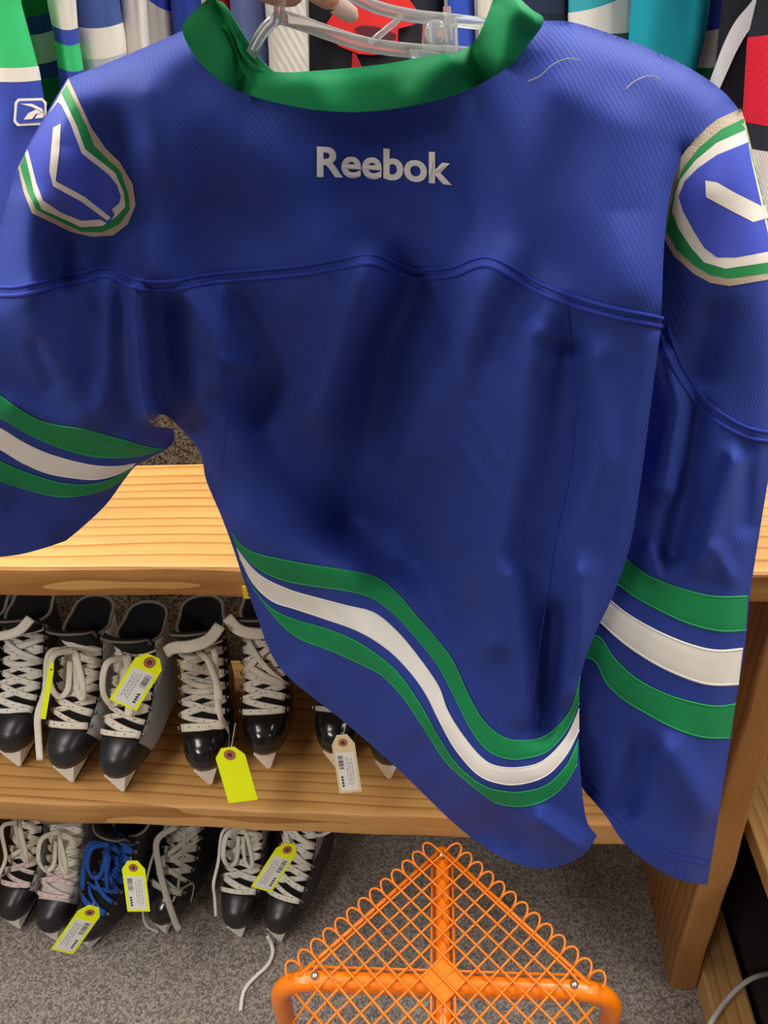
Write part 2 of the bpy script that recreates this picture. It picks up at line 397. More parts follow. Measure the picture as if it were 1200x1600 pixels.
plank('upright', (-1.0, 0, 0), (-.955, .34, .894), MT['upright'], .006, 4)
lb = MB().box((-.272, -.0032, .8965), (-.20, -.0005, .915)).build('size_label', MT['yellow'], su)
tag(lb, 'yellow size sticker on shelf edge')

def text_mesh(body, bold=0.0):
    cu = bpy.data.curves.new('lettering', 'FONT'); cu.body = body; cu.offset = bold; cu.resolution_u = 4
    o = bpy.data.objects.new('lettering', cu); COL.objects.link(o)
    dg = bpy.context.evaluated_depsgraph_get(); me = bpy.data.meshes.new_from_object(o.evaluated_get(dg))
    v = np.array([q.co[:] for q in me.vertices]); f = [tuple(p.vertices) for p in me.polygons]
    bpy.data.objects.remove(o); bpy.data.curves.remove(cu); bpy.data.meshes.remove(me)
    v = v[:, :2]; v = v-v.min(0); return v, f
tv, tf = text_mesh('SIZE', .01)
k = .0115/tv[:, 1].max()
mesh('size_lettering', [(-.266+x*k*1.05, -.0040, .9000+y*k) for x, y in tv], tf, MT['print'], lb, False, False)

# second unit standing at right angles beyond the upright
ru = empty('corner_shelf', sh(.43, .1, 0), YAW)
tag(ru, 'pine corner shelf unit right of the upright, mostly dark inside', 'shelf')
MB().box((0, -.75, 0), (.068, .22, .06), .005).build('base_beam', MT['beam'], ru)
MB().box((.032, -.75, .365), (.36, .22, .402), .004).build('shelf_board', MT['beam'], ru)
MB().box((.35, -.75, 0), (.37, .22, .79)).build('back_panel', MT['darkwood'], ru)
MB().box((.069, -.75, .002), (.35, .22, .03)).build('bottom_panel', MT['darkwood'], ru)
MB().box((.02, -.79, 0), (.37, -.751, .79), .004).build('end_panel', MT['beam'], ru)

# white cable over the beam
pts = [atz(x, y, z) for x, y, z in ((1095, 1640, .02), (1112, 1597, .067), (1138, 1560, .068), (1162, 1537, .07), (1182, 1526, .066), (1205, 1521, .045), (1235, 1522, .034), (1290, 1530, .034))]
c = MB().tube(smooth_curve(pts, .01), .0042, 8).build('power_cable', MT['cable'], None, True)
tag(c, 'thin white cable lying across the pine floor beam', 'cable')

# ================================================================== skates
SL = [(.045, .012, .228, .033, .029), (.051, .004, .236, .0375, .033), (.064, .000, .240, .0395, .035), (.079, .003, .240, .039, .035),
      (.090, .013, .238, .0375, .0345), (.098, .030, .236, .0365, .034), (.104, .050, .234, .036, .034), (.110, .066, .233, .0355, .034), (.120, .082, .232, .035, .034),
      (.136, .099, .231, .034, .034), (.155, .115, .230, .0335, .0345), (.175, .129, .229, .034, .0355), (.193, .140, .228, .035, .037), (.205, .147, .229, .036, .038)]
NP = 36
def boot_ring(sl, k=1.0):
    z, yf, yb, wf, wb = sl; out = []
    for i in range(NP):
        ph = 2*math.pi*(i+.5)/NP; t = -math.cos(ph); s = math.sin(ph)
        y = (yf+yb)/2+(yb-yf)/2*t*k; W = (wf+(wb-wf)*(t+1)/2)*(1-.10*math.exp(-((t-.25)/.35)**2))
        x = math.copysign(W*k*(1-abs(t)**2.5)**.42, s)
        zz = z
        if z > .18: zz = z+(.022*max(0, (y-.17)/.06)**1.5)*(z-.18)/.025
        out.append((x, y, zz))
    return out
def front_pt(t):
    """point on the throat centre line, t 0..1 from toe cap to top"""
    zs = [.1015, .113, .131, .152, .174, .197]; ys = [.040, .068, .092, .110, .127, .141]
    q = t*5; i = min(4, int(q)); f = q-i
    return np.array([0, ys[i]+(ys[i+1]-ys[i])*f, zs[i]+(zs[i+1]-zs[i])*f])
FN = np.array([0, -.80, .60])
def bez(p0, p1, p2, p3, n=14):
    t = np.linspace(0, 1, n)[:, None]; p0, p1, p2, p3 = [np.array(p, float) for p in (p0, p1, p2, p3)]
    return (1-t)**3*p0+3*t*(1-t)**2*p1+3*t*t*(1-t)*p2+t**3*p3
def make_skate(label, loc, rz, seed, quarter='black', cap='cap', lace='lace', group='', trim='felt', tongue='mesh_blk', loops=(), tilt=(0, 0), panel=None, wide=1.1, lacew=.0125, bowl=1.0, low=None, eyes=True):
    rnd = random.Random(seed)
    loc = (loc[0]-.008*-math.sin(rz), loc[1]-.008*math.cos(rz), loc[2])
    t = empty('hockey_skate', loc, rz); t.rotation_euler = (tilt[0], tilt[1], rz)
    t.scale = (wide, 1, 1)
    tag(t, label, 'skate', group)
    rings = [boot_ring(s) for s in SL]; V = [p for r in rings for p in r]; n = NP
    caps, q, th, pn = [], [], [], []
    bm = bmesh.new(); bv = [bm.verts.new(p) for p in V]
    for i in range(len(SL)-1):
        for k in range(n): bm.faces.new([bv[j] for j in (i*n+k, i*n+(k+1) % n, (i+1)*n+(k+1) % n, (i+1)*n+k)])
    bm.faces.new(bv[:n])
    capn = Vector((0, 1, .45)); capo = Vector((0, .044, .092))
    for co_, no_ in ((capo, capn), (Vector((.030, 0, 0)), Vector((1, 0, 0))), (Vector((-.030, 0, 0)), Vector((1, 0, 0))), (Vector((0, .1, .122)), Vector((0, -.25, 1)))):
        bmesh.ops.bisect_plane(bm, geom=bm.verts[:]+bm.edges[:]+bm.faces[:], dist=1e-5, plane_co=co_, plane_no=no_)
    bm.verts.index_update(); V = [tuple(p.co) for p in bm.verts]
    for f in bm.faces:
        c = f.calc_center_median(); ids = tuple(p.index for p in f.verts)
        yf = np.interp(c.z, [z_[0] for z_ in SL], [z_[1] for z_ in SL])
        if (c-capo).dot(capn) < 0 and c.z < .109: caps.append(ids)
        elif abs(c.x) < .030 and c.y < yf+.045 and c.z > .09: th.append(ids)
        elif panel and (c-Vector((0, .1, .122))).dot(Vector((0, -.25, 1))) < 0 and c.z > .046: pn.append(ids)
        else: q.append(ids)
    bm.free()
    def sub(fs, nm, m, grow=0.0, par=t):
        ids = sorted({j for f in fs for j in f}); mp = {j: a for a, j in enumerate(ids)}
        vs = []
        for j in ids:
            x, y, z = V[j]; vs.append((x*(1+grow), (y-.06)*(1+grow)+.06, (z-.08)*(1+grow)+.08) if grow else (x, y, z))
        return mesh(nm, vs, [[mp[j] for j in f] for f in fs], m, par, True, False)
    qo = sub(q, 'boot_shell', MT[quarter])
    if pn: sub(pn, 'side_panel', MT[panel], .012)
    co = sub(caps, 'toe_cap', MT[cap], .03)
    sub(th, 'throat', MT[tongue])
    # cuff rim and lining
    top = boot_ring(SL[-1]); 
    rim = MB().tube([np.array(p) for p in top[2:-2]], .0028, 6); rim.build('cuff_rim', MT[trim], t, True)
    r0 = boot_ring(SL[-1], .93); r1 = boot_ring((.15, .15, .226, .026, .028), .93); r2 = boot_ring((.10, .16, .222, .02, .022), .9)
    lv = list(top)+r0+r1+r2; lf = [(i*n+k, i*n+(k+1) % n, (i+1)*n+(k+1) % n, (i+1)*n+k) for i in range(3) for k in range(n)]+[tuple(range(3*n, 4*n))]
    mesh('liner', lv, lf, MT['mesh_blk'], t, True, False)
    # tongue flap
    tv_, tf_ = [], []
    lean = rnd.uniform(.85, 1.25)
    prof = [(.136, .172), (.137, .192), (.130, .212), (.120*lean**-.2, .230), (.108, .243)]
    nn = 9
    for side in (0, 1):
        for j, (yy, zz) in enumerate(prof):
            for i in range(nn):
                a = (i/(nn-1)-.5)*2; hw = .030+.006*j/4-(.006 if j == 4 else 0)
                yb = yy+.012*a*a+(.006 if side else 0); z2 = zz-.006*a*a*(j == 4)+(.002 if side else 0)
                tv_.append((a*hw, yb, z2))
    m0 = nn*len(prof)
    for side in (0, 1):
        for j in range(len(prof)-1):
            for i in range(nn-1):
                o = side*m0+j*nn+i; tf_.append((o, o+1, o+nn+1, o+nn))
    edge = [j*nn for j in range(len(prof))]+[(len(prof)-1)*nn+i for i in range(1, nn)]+[j*nn+nn-1 for j in range(len(prof)-2, -1, -1)]
    for a, b_ in zip(edge[:-1], edge[1:]): tf_.append((a, b_, b_+m0, a+m0))
    tg = mesh('tongue', tv_, tf_, MT[tongue], t, True, False)
    ed = MB().tube([np.array(tv_[i]) for i in edge[2:-2]], .0022, 6); ed.build('tongue_binding', MT[trim], tg, True)
    # eyelets and laces
    rows = 8
    L, Rr = [], []
    for i in range(rows):
        p = front_pt(i/(rows-1)); 
        L.append(p+np.array([-.0315, .0115, -.002])); Rr.append(p+np.array([.0315, .0115, -.002]))
    if eyes:
        ey = MB()
        for p in L+Rr:
            sx = math.copysign(1, p[0])
            c = p+np.array([sx*.0045, .002, -.001])
            ey.tube([c+.0035*np.array([sx*.35*math.cos(a), .9*math.cos(a)*.6, math.sin(a)]) for a in np.linspace(0, 2*math.pi, 9)], .0011, 5, caps=False)
        ey.build('eyelets', MT['metal'], t, True)['kind'] = 'stuff'
    lm = MB(); lp = MB(); fl = MB()
    for i in range(rows):
        for (A, B, lift) in (((L[i], Rr[min(i+1, rows-1)], .006) if i < rows-1 else (L[i], Rr[i], .006)), ((Rr[i], L[min(i+1, rows-1)], .0085) if i < rows-1 else (Rr[i], L[i], .009))):
            if i == 0 and lift < .007: A, B = L[0], Rr[0]
            mid = (A+B)/2+FN*(lift+.004+rnd.uniform(0, .003)); jit = np.array([0, 0, rnd.uniform(-.007, .007)])
            pts_ = bez(A, A+(mid-A)*.55+FN*.006+jit, B+(mid-B)*.55+FN*.006-jit, B, 10)
            (lp if (low and i < 2) else lm).ribbon(pts_, lacew*rnd.uniform(.7, 1.15), .0018, FN)
            if lace in ('lace', 'lacew'):
                for s_ in (-1, 1):
                    for q_ in range(2, 8, 2):
                        c = pts_[q_]+FN*.0011+np.array([0, 0, s_*.0016])
                        fl.box(c-np.array([.0012, .0004, .0004]), c+np.array([.0012, .0004, .0004]))
    for _ in range(3):  # slack strands lying over the criss-cross
        a_, b2 = rnd.randrange(2, rows-1), rnd.randrange(3, rows)
        A, B = (L[a_], Rr[b2]) if rnd.random() < .5 else (Rr[a_], L[b2])
        m1 = (A+B)/2+FN*rnd.uniform(.020, .028)+np.array([rnd.uniform(-.012, .012), 0, rnd.uniform(-.02, .004)])
        lm.ribbon(bez(A, A+(m1-A)*.7+FN*.008, B+(m1-B)*.9+FN*.006, B, 12), lacew*rnd.uniform(.65, .95), .0018, FN)
    lo = lm.build('laces', MT[lace], t, True)
    if low: lp.build('lower_laces', MT[low], t, True)
    if fl.v: fl.build('tracer_flecks', MT['fleck'], lo)['kind'] = 'stuff'
    # loose loops and tails
    for (pp, wd) in loops:
        b_ = MB(); cur = smooth_curve(np.array(pp, float), .006)
        nv = np.tile(np.array([.15, -.72, .68]), (len(cur), 1)); tw = np.linspace(0, rnd.uniform(-1.2, 1.2), len(cur))
        nv[:, 0] += np.sin(tw)*.7
        b_.ribbon(cur, wd, .0026, nv); b_.build('lace_end', MT[lace], t, True)
    # holder and blade
    h = MB()
    SB = .008
    def taper(y0, y1, w0, z0, Y0, Y1, w1, z1):
        y0, y1, Y0, Y1 = y0+SB, y1+SB, Y0+SB, min(Y1+SB, .226)
        h.add([(-w0, y0, z0), (w0, y0, z0), (w0, y1, z0), (-w0, y1, z0), (-w1, Y0, z1), (w1, Y0, z1), (w1, Y1, z1), (-w1, Y1, z1)],
              [(0, 1, 2, 3), (4, 5, 6, 7), (0, 1, 5, 4), (1, 2, 6, 5), (2, 3, 7, 6), (3, 0, 4, 7)])
    taper(.004, .072, .0028, .007, -.002, .092, .0165, .049)
    taper(.150, .212, .0055, .022, .140, .226, .024, .048)
    h.prism([(.004+SB, .012), (.016+SB, .0235), (.218+SB, .0235), (.226+SB, .012)], -.0055, .0055, 0)
    h.build('blade_holder', MT['holder'], t)
    bl = [(.006, .014), (.007, .006), (.013, .0005), (.024, 0), (.212, 0), (.228, .0015), (.238, .008), (.239, .014)]
    MB().prism([(a+SB, b2) for a, b2 in bl], -.0018, .0018, 0).build('blade', MT['steel'], t)
    return t

def skate_at(px, py, z, dv=0.0):
    p = atz(px, py, z); return (p[0], p[1], z)
GS, GF = 'skates on the middle shelf', 'skates on the carpet under the shelf'
rz0 = YAW
tail = lambda sx, a=.03, b=-.01, z0=.19: [(sx*.01, .128, z0), (sx*.028, .105, z0+.012), (sx*a, .075, z0-.04), (sx*(a+.004), .045, .125), (sx*(a+.006), .02+b, .09), (sx*(a+.004), .002+b, .055)]
bow = lambda sx: [(0, .125, .195), (sx*.018, .098, .205), (sx*.026, .080, .165), (sx*.020, .078, .135), (sx*.008, .088, .14), (sx*.004, .112, .182)]
over = lambda sx, z=.225: [(-sx*.045, .118, z-.028), (-sx*.028, .104, z-.008), (0, .095, z), (sx*.025, .10, z+.006), (sx*.042, .115, z+.02)]
make_skate('black skate cut off by the left photo edge, on the middle shelf', skate_at(-46, 1199, Z_MID), rz0, 1, 'black', 'cap', 'lace', GS)
make_skate('black skate with white laces, second from the left on the middle shelf', skate_at(30, 1204, Z_MID), rz0+.02, 2, 'black', 'cap', 'lacew', GS, 'felt', 'mesh_blk', [(over(1), .016)], panel='dgrey')
make_skate('silver sided skate with hanging cream laces, third from the left on the middle shelf', skate_at(112, 1229, Z_MID), rz0-.06, 3, 'silver', 'cap', 'lace', GS, 'felt', 'mesh_blk', [(tail(-1, .034, .01), .012), (bow(1), .012), (bow(-1), .011)])
make_skate('silver grey skate holding the upper neon tag, fourth from the left on the middle shelf', skate_at(191, 1244, Z_MID), rz0-.10, 4, 'silver', 'cap', 'lace', GS, 'felt', 'mesh_blk', [([(0, .125, .20), (.012, .098, .19), (.016, .075, .15), (.014, .062, .128)], .013), (bow(-1), .011)], panel='grey')
make_skate('glossy black skate with a lace draped over its toe, on the middle shelf', skate_at(329, 1233, Z_MID), rz0+.16, 5, 'black', 'capgloss', 'lace', GS, 'felt', 'mesh_blk', [(tail(1, .026, .035, .195), .009), (over(1, .232), .020), ([(.0, .12, .2), (.02, .09, .2), (.03, .07, .15), (.024, .05, .128)], .009)])
make_skate('glossy black skate above the plain neon tag on the middle shelf', skate_at(420, 1208, Z_MID), rz0+.10, 6, 'black', 'capgloss', 'lace', GS, 'felt', 'mesh_blk', [(over(-1, .228), .019)])
make_skate('black skate with clear taped toe beside the cream tag on the middle shelf', skate_at(526, 1206, Z_MID), rz0-.05, 7, 'black', 'capgloss', 'laceg', GS, 'felt', 'mesh_blk', [(over(-1, .215), .014)])
make_skate('black skate partly hidden behind the blue jersey hem on the middle shelf', skate_at(606, 1224, Z_MID), rz0-.22, 8, 'black', 'capgloss', 'laceg', GS)
# floor row
make_skate('pale sided skate with cream laces standing leftmost on the carpet', skate_at(30, 1457, 0), rz0-.05, 11, 'wboot', 'cap', 'lace', GF, 'felt', 'mesh_blk', [(bow(1), .010), (tail(-1, .02, .07, .185), .009)], low='lacep', wide=1.0)
make_skate('lilac grey skate with pink lower laces on the carpet', skate_at(88, 1476, 0), rz0-.08, 12, 'lilac', 'cap', 'lace', GF, 'felt', 'wboot', [(bow(-1), .010), (bow(1), .009)], low='lacep')
make_skate('black skate with bright blue laces turned sideways on the carpet', skate_at(138, 1487, 0), rz0-.50, 13, 'black', 'cap', 'laceb', GF, 'felt', 'mesh_blk', [([(0, .12, .2), (-.03, .1, .2), (-.045, .08, .14), (-.04, .06, .10)], .010), (bow(1), .010), (bow(-1), .010)])
make_skate('black skate with long grey lace ends drooping in front, on the carpet', skate_at(257, 1463, 0), rz0-.28, 14, 'black', 'capgloss', 'laceg', GF, 'laceg', 'mesh_blk', [([(0, .12, .2), (-.022, .085, .19), (-.012, .06, .135), (.015, .03, .11), (.048, .0, .085), (.056, -.004, .078)], .012), (tail(1, .03, .06, .2), .006), ([(-.02, .13, .2), (-.035, .08, .15), (-.040, .03, .08), (-.02, -.006, .058), (.012, -.012, .055)], .005)])
make_skate('grey skate with pale laces and matte black toe, on the carpet', skate_at(375, 1470, 0), rz0-.04, 15, 'grey', 'cap', 'lacew', GF, 'felt', 'mesh_blk', [(tail(-1, .036, .02, .19), .006), (bow(1), .009), (bow(-1), .009)], panel='dgrey')
s6 = make_skate('grey skate with a lace trailing onto the carpet, nearest the orange stool', skate_at(436, 1477, 0), rz0-.30, 16, 'grey', 'cap', 'lacew', GF, 'felt', 'mesh_blk', [([(.02, .14, .2), (.05, .12, .22), (.075, .13, .24), (.082, .15, .235), (.06, .15, .21)], .007)], panel='dgrey')
pts = [atz(x, y, z) for x, y, z in ((418, 1462, .03), (424, 1475, .012), (426, 1490, .006), (418, 1508, .005), (400, 1525, .005), (386, 1540, .005), (379, 1556, .005), (376, 1579, .005))]
MB().ribbon(smooth_curve(pts, .006), .0075, .003, (0, -.1, 1)).build('trailing_lace', MT['lacew'], s6, True, True)

# ================================================================== price tags
def price_tag(label, p_top, p_bot, wpx, Y0, Y1, card='neon', stk=True, flip=1, seed=0, string=None):
    """p_top = pixel of the hole end, p_bot = pixel of the far end"""
    A = at(*p_top, Y0); B = at(*p_bot, Y1)
    down = B-A; Lg = np.linalg.norm(down); down /= Lg
    d = np.array(p_bot, float)-np.array(p_top, float); d /= np.linalg.norm(d); pr = np.array([-d[1], d[0]])*flip
    W = at(p_top[0]+pr[0]*wpx/2, p_top[1]+pr[1]*wpx/2, Y0)-A
    W -= down*(W @ down); hw = np.linalg.norm(W); W /= hw; nrm = np.cross(W, down)
    if nrm @ (CAM-A) < 0: nrm = -nrm
    t = empty('price_tag', A); tag(t, label, 'price tag', 'paper price tags on the skates')
    P = lambda a, l, h=0: A+W*(a*hw)+down*(l*Lg)+nrm*h
    def plate(poly, h0, h1, nm, m, par):
        n = len(poly); vs = [P(a, l, h0) for a, l in poly]+[P(a, l, h1) for a, l in poly]
        return mesh(nm, vs, [tuple(range(n)), tuple(range(n, 2*n))]+[(k, (k+1) % n, n+(k+1) % n, n+k) for k in range(n)], m, par, False, True)
    body = plate([(-.45, 0), (.45, 0), (1, .16), (1, 1), (-1, 1), (-1, .16)], -.0004, .0004, 'card', MT[card], t)
    cc = .13; asp = hw/Lg
    circ = lambda r, n=16: [(r*math.cos(2*math.pi*k/n), cc+r*asp*math.sin(2*math.pi*k/n)) for k in range(n)]
    rg = plate(circ(.40), .0004, .0009, 'reinforcement_ring', MT['ring'], t); plate(circ(.16), .0009, .0011, 'hole', MT['hole'], rg)
    if stk:
        st = plate([(-.78, .30), (.78, .30), (.78, .96), (-.78, .96)], .0004, .0007, 'barcode_sticker', MT['sticker'], t)
        rnd = random.Random(seed); mb = MB(); g = MB(); l = .34
        def bar(m_, a0, a1, l0, l1): m_.add([P(a0, l0, .0009), P(a1, l0, .0009), P(a1, l1, .0009), P(a0, l1, .0009)], [(0, 1, 2, 3)])
        while l < .58:
            w_ = rnd.choice((.006, .010, .016)); bar(mb, -.66, -.22, l, l+w_); l += w_+rnd.choice((.006, .010, .014))
        for a0 in (.0, .22, .44):
            l = .36+rnd.uniform(0, .05)
            while l < .84:
                w_ = rnd.uniform(.02, .07); bar(g, a0, a0+.10, l, l+w_); l += w_+.02
        l = .70
        while l < .9:
            bar(mb, -.62, -.42, l, l+.035); l += .05
        mb.build('barcode', MT['print'], st, False, True); g.build('fine_print', MT['gprint'], st, False, True)
    if string is not None:
        q = [P(0, cc, .001)]+[np.array(s) for s in string]
        MB().tube(smooth_curve(q, .006), .0007, 5).build('string', MT['string'], t, True, True)
    return t
price_tag('neon yellow tag with barcode sticker hung on the silver grey skate', (240, 1025), (192, 1102), 46, .865, .83, 'neon', True, 1, 1, [at(234, 1048, .88)])
price_tag('plain neon yellow tag hanging over the front edge of the middle shelf', (356, 1168), (380, 1252), 46, .775, .752, 'neon', False, 1, 2, [at(362, 1165, .80), at(368, 1130, .81)])
price_tag('cream manila tag with barcode hanging at the middle shelf front', (534, 1148), (548, 1238), 36, .775, .75, 'manila', True, -1, 3, [at(536, 1150, .79), at(542, 1125, .82)])
price_tag('neon yellow tag seen edge on beside the white laced skate', (82, 1034), (67, 1123), 9, .86, .84, 'neon', False, 1, 4)
price_tag('upright neon yellow tag between blue laced and grey laced skates on the carpet', (207, 1345), (217, 1424), 36, .83, .80, 'neon', True, -1, 5, [at(204, 1338, .85)])
price_tag('neon yellow tag leaning on the lilac grey skate toe on the carpet', (147, 1416), (97, 1487), 34, .79, .77, 'neon', True, 1, 6, [at(148, 1408, .81)])
price_tag('neon yellow tag on the grey skate nearest the orange stool', (455, 1318), (408, 1390), 32, .83, .80, 'neon', True, 1, 7, [at(458, 1312, .84)])

# ================================================================== orange mesh stool
sc = atz(692, 1530, .43)
st = empty('mesh_stool', (sc[0], sc[1], 0), math.radians(-5.2)); tag(st, 'orange wire mesh stool with tubular metal legs standing on the carpet', 'stool')
ZS = .43
def u_tube(ax, hl, zt, r=.0135, bend=.045):
    pts_ = []
    for s_ in (-1, 1):
        seg = [(s_*hl, 0.012), (s_*hl, zt-bend)]+[(s_*(hl-bend+bend*math.cos(a)), zt-bend+bend*math.sin(a)) for a in np.linspace(0, math.pi/2, 7)[1:]]
        pts_ += seg if s_ == -1 else seg[::-1]
    P3 = [(p, 0, z) if ax == 0 else (0, p, z) for p, z in pts_]
    return MB().tube(P3, r, 12)
u_tube(0, .226, ZS-.016).build('cross_frame', MT['orange'], st, True)
u_tube(1, .205, ZS-.019, .0125, .02).build('spine_frame', MT['orange'], st, True)
for x, y in ((-.226, 0), (.226, 0), (0, .205), (0, -.205)):
    MB().lathe((x, y, 0), [(.016, 0), (.017, .004), (.016, .016)], 14).build('foot_cap', MT['black'], st, True)
MB().prism([(-.03, 0), (0, -.03), (.03, 0), (0, .03)], ZS-.004, ZS-.0005, 2).build('centre_plate', MT['orange'], st)
for x, y in ((0, .183), (-.172, 0), (.172, 0)):
    MB().lathe((x, y, ZS-.004), [(.0055, 0), (.0055, .004), (.0035, .006), (.001, .0066)], 12).build('bolt', MT['bolt'], st, True)
HM = .198
def seat_z(p, q):
    z = ZS+.001
    if q < .02 and abs(p) > .13: z -= min(1, (.02-q)/.05)*(abs(p)-.13)**2*7
    return z
dom = [(0, HM), (-HM, 0), (-HM, -.16), (HM, -.16), (HM, 0)]
def clip_line(o, d):
    ts = []
    for i in range(len(dom)):
        a = np.array(dom[i]); b_ = np.array(dom[(i+1) % len(dom)])-a; den = d[0]*b_[1]-d[1]*b_[0]
        if abs(den) < 1e-9: continue
        w_ = a-o; t_ = (w_[0]*b_[1]-w_[1]*b_[0])/den; s_ = (w_[0]*d[1]-w_[1]*d[0])/den
        if -1e-6 <= s_ <= 1+1e-6: ts.append(t_)
    return (min(ts), max(ts)) if len(ts) > 1 else None
NW = 14; spc = HM*math.sqrt(2)/13
for fam in (0, 1):
    d = np.array([1, 1])/math.sqrt(2) if fam == 0 else np.array([-1, 1])/math.sqrt(2)
    nrm = np.array([-1, 1])/math.sqrt(2) if fam == 0 else np.array([1, 1])/math.sqrt(2)
    for i in range(-12, 13):
        # offset along nrm measured from the outer back edge
        off = HM/math.sqrt(2)-spc*.5-spc*(i+12)*1.0
        o = nrm*off; cl = clip_line(o, d)
        if cl is None: continue
        t0, t1 = cl
        if t1-t0 < .02: continue
        P2 = [o+d*t_ for t_ in np.linspace(t0, t1, 14)]
        e = P2[-1]; on_back = abs(abs(e[0])+e[1]-HM) < .004
        pts3 = [(p[0], p[1], seat_z(*p)+(.0012 if fam else -.0012)) for p in P2]
        if on_back:  # end loops over to the neighbouring wire, standing slightly proud of the edge
            c2 = -nrm*spc/2
            for a in np.linspace(0, math.pi, 9)[1:]:
                q = e+c2*(1-math.cos(a))+d*.017*math.sin(a); pts3.append((q[0], q[1], ZS+.001+.007*math.sin(a)))
        MB().tube(pts3, .00175, 6).build('wire', MT['orange'], st, True)
for s_ in (-1, 1):
    MB().tube([(s_*.006, HM-.01, ZS-.004), (s_*(HM-.004), 0, ZS-.004)], .0032, 8).build('edge_rod', MT['orange'], st, True)
    MB().tube([(s_*.0155, HM-.03, ZS-.004), (s_*.0155, -.16, ZS-.004)], .0018, 6).build('spine_rod', MT['orange'], st, True)
MB().tube([(-HM+.02, .013, ZS-.004), (HM-.02, .013, ZS-.004)], .0018, 6).build('cross_rod', MT['orange'], st, True)

# ================================================================== the blue jersey held up on a clear hanger
FOLD = 3.1
class Field:
    """depth of a cloth surface: thin-plate spline through (px, py, Y) plus folds (toward the viewer = positive)"""
    def __init__(self, pts, lam=1e-4):
        p = np.array(pts, float); self.c = p[:, :2]/1000; n = len(p)
        K = self.k(np.linalg.norm(self.c[:, None]-self.c[None], axis=2))+lam*np.eye(n)
        A = np.zeros((n+3, n+3)); A[:n, :n] = K; A[:n, n] = 1; A[:n, n+1:] = self.c; A[n, :n] = 1; A[n+1:, :n] = self.c.T
        self.w = np.linalg.solve(A, np.concatenate([p[:, 2], np.zeros(3)])); self.folds = []; self.edges = []
    @staticmethod
    def k(r): return np.where(r > 1e-9, r*r*np.log(np.maximum(r, 1e-9)), 0)
    def __call__(self, X, Y):
        X = np.asarray(X, float); Y = np.asarray(Y, float); x = X/1000; y = Y/1000
        out = self.w[-3]+self.w[-2]*x+self.w[-1]*y
        for (cx, cy), w_ in zip(self.c, self.w[:-3]): out = out+w_*self.k(np.hypot(x-cx, y-cy))
        for poly, wid, amp in self.folds:
            out = out-FOLD*amp*np.exp(-(seg_dist(X, Y, poly)/wid)**2)
        for poly, rad, amp in self.edges:
            out = out+amp*np.exp(-(seg_dist(X, Y, poly)/rad)**1.5)
        return out

FT = Field([(285, 50, .545), (560, 170, .556), (850, 35, .515), (420, 120, .562), (700, 130, .550), (200, 90, .545), (105, 125, .550), (1000, 75, .504), (1100, 120, .497), (1160, 180, .495),
            (700, 270, .556), (560, 300, .580), (400, 270, .575), (250, 250, .553), (110, 250, .535), (30, 300, .565), (-20, 440, .580), (900, 250, .506), (1020, 300, .474), (1030, 500, .452),
            (60, 450, .572), (170, 432, .575), (340, 440, .578), (580, 412, .560), (680, 432, .556), (765, 418, .534), (900, 480, .488), (960, 420, .468),
            (0, 600, .61), (120, 600, .615), (230, 640, .625), (270, 680, .65), (0, 720, .655), (120, 720, .665), (0, 860, .70), (100, 838, .705), (200, 735, .68),
            (340, 600, .622), (310, 700, .640), (480, 560, .604), (600, 560, .600), (470, 720, .642), (600, 650, .612), (700, 600, .555), (800, 650, .522), (885, 600, .500), (980, 650, .470), (1000, 760, .470),  # middle recedes below the seam, shaped to turn dark
            (345, 810, .660), (365, 860, .675), (400, 920, .690), (500, 960, .672), (600, 985, .622), (700, 1100, .535), (780, 1200, .478), (830, 1210, .462), (900, 1140, .480),
            (620, 800, .622), (760, 850, .545), (880, 850, .500), (970, 870, .478), (760, 1000, .525), (860, 1000, .492), (930, 980, .478),
            (450, 1060, .690), (540, 1130, .655), (620, 1200, .590), (700, 1280, .530), (830, 1340, .468), (920, 1300, .462)])
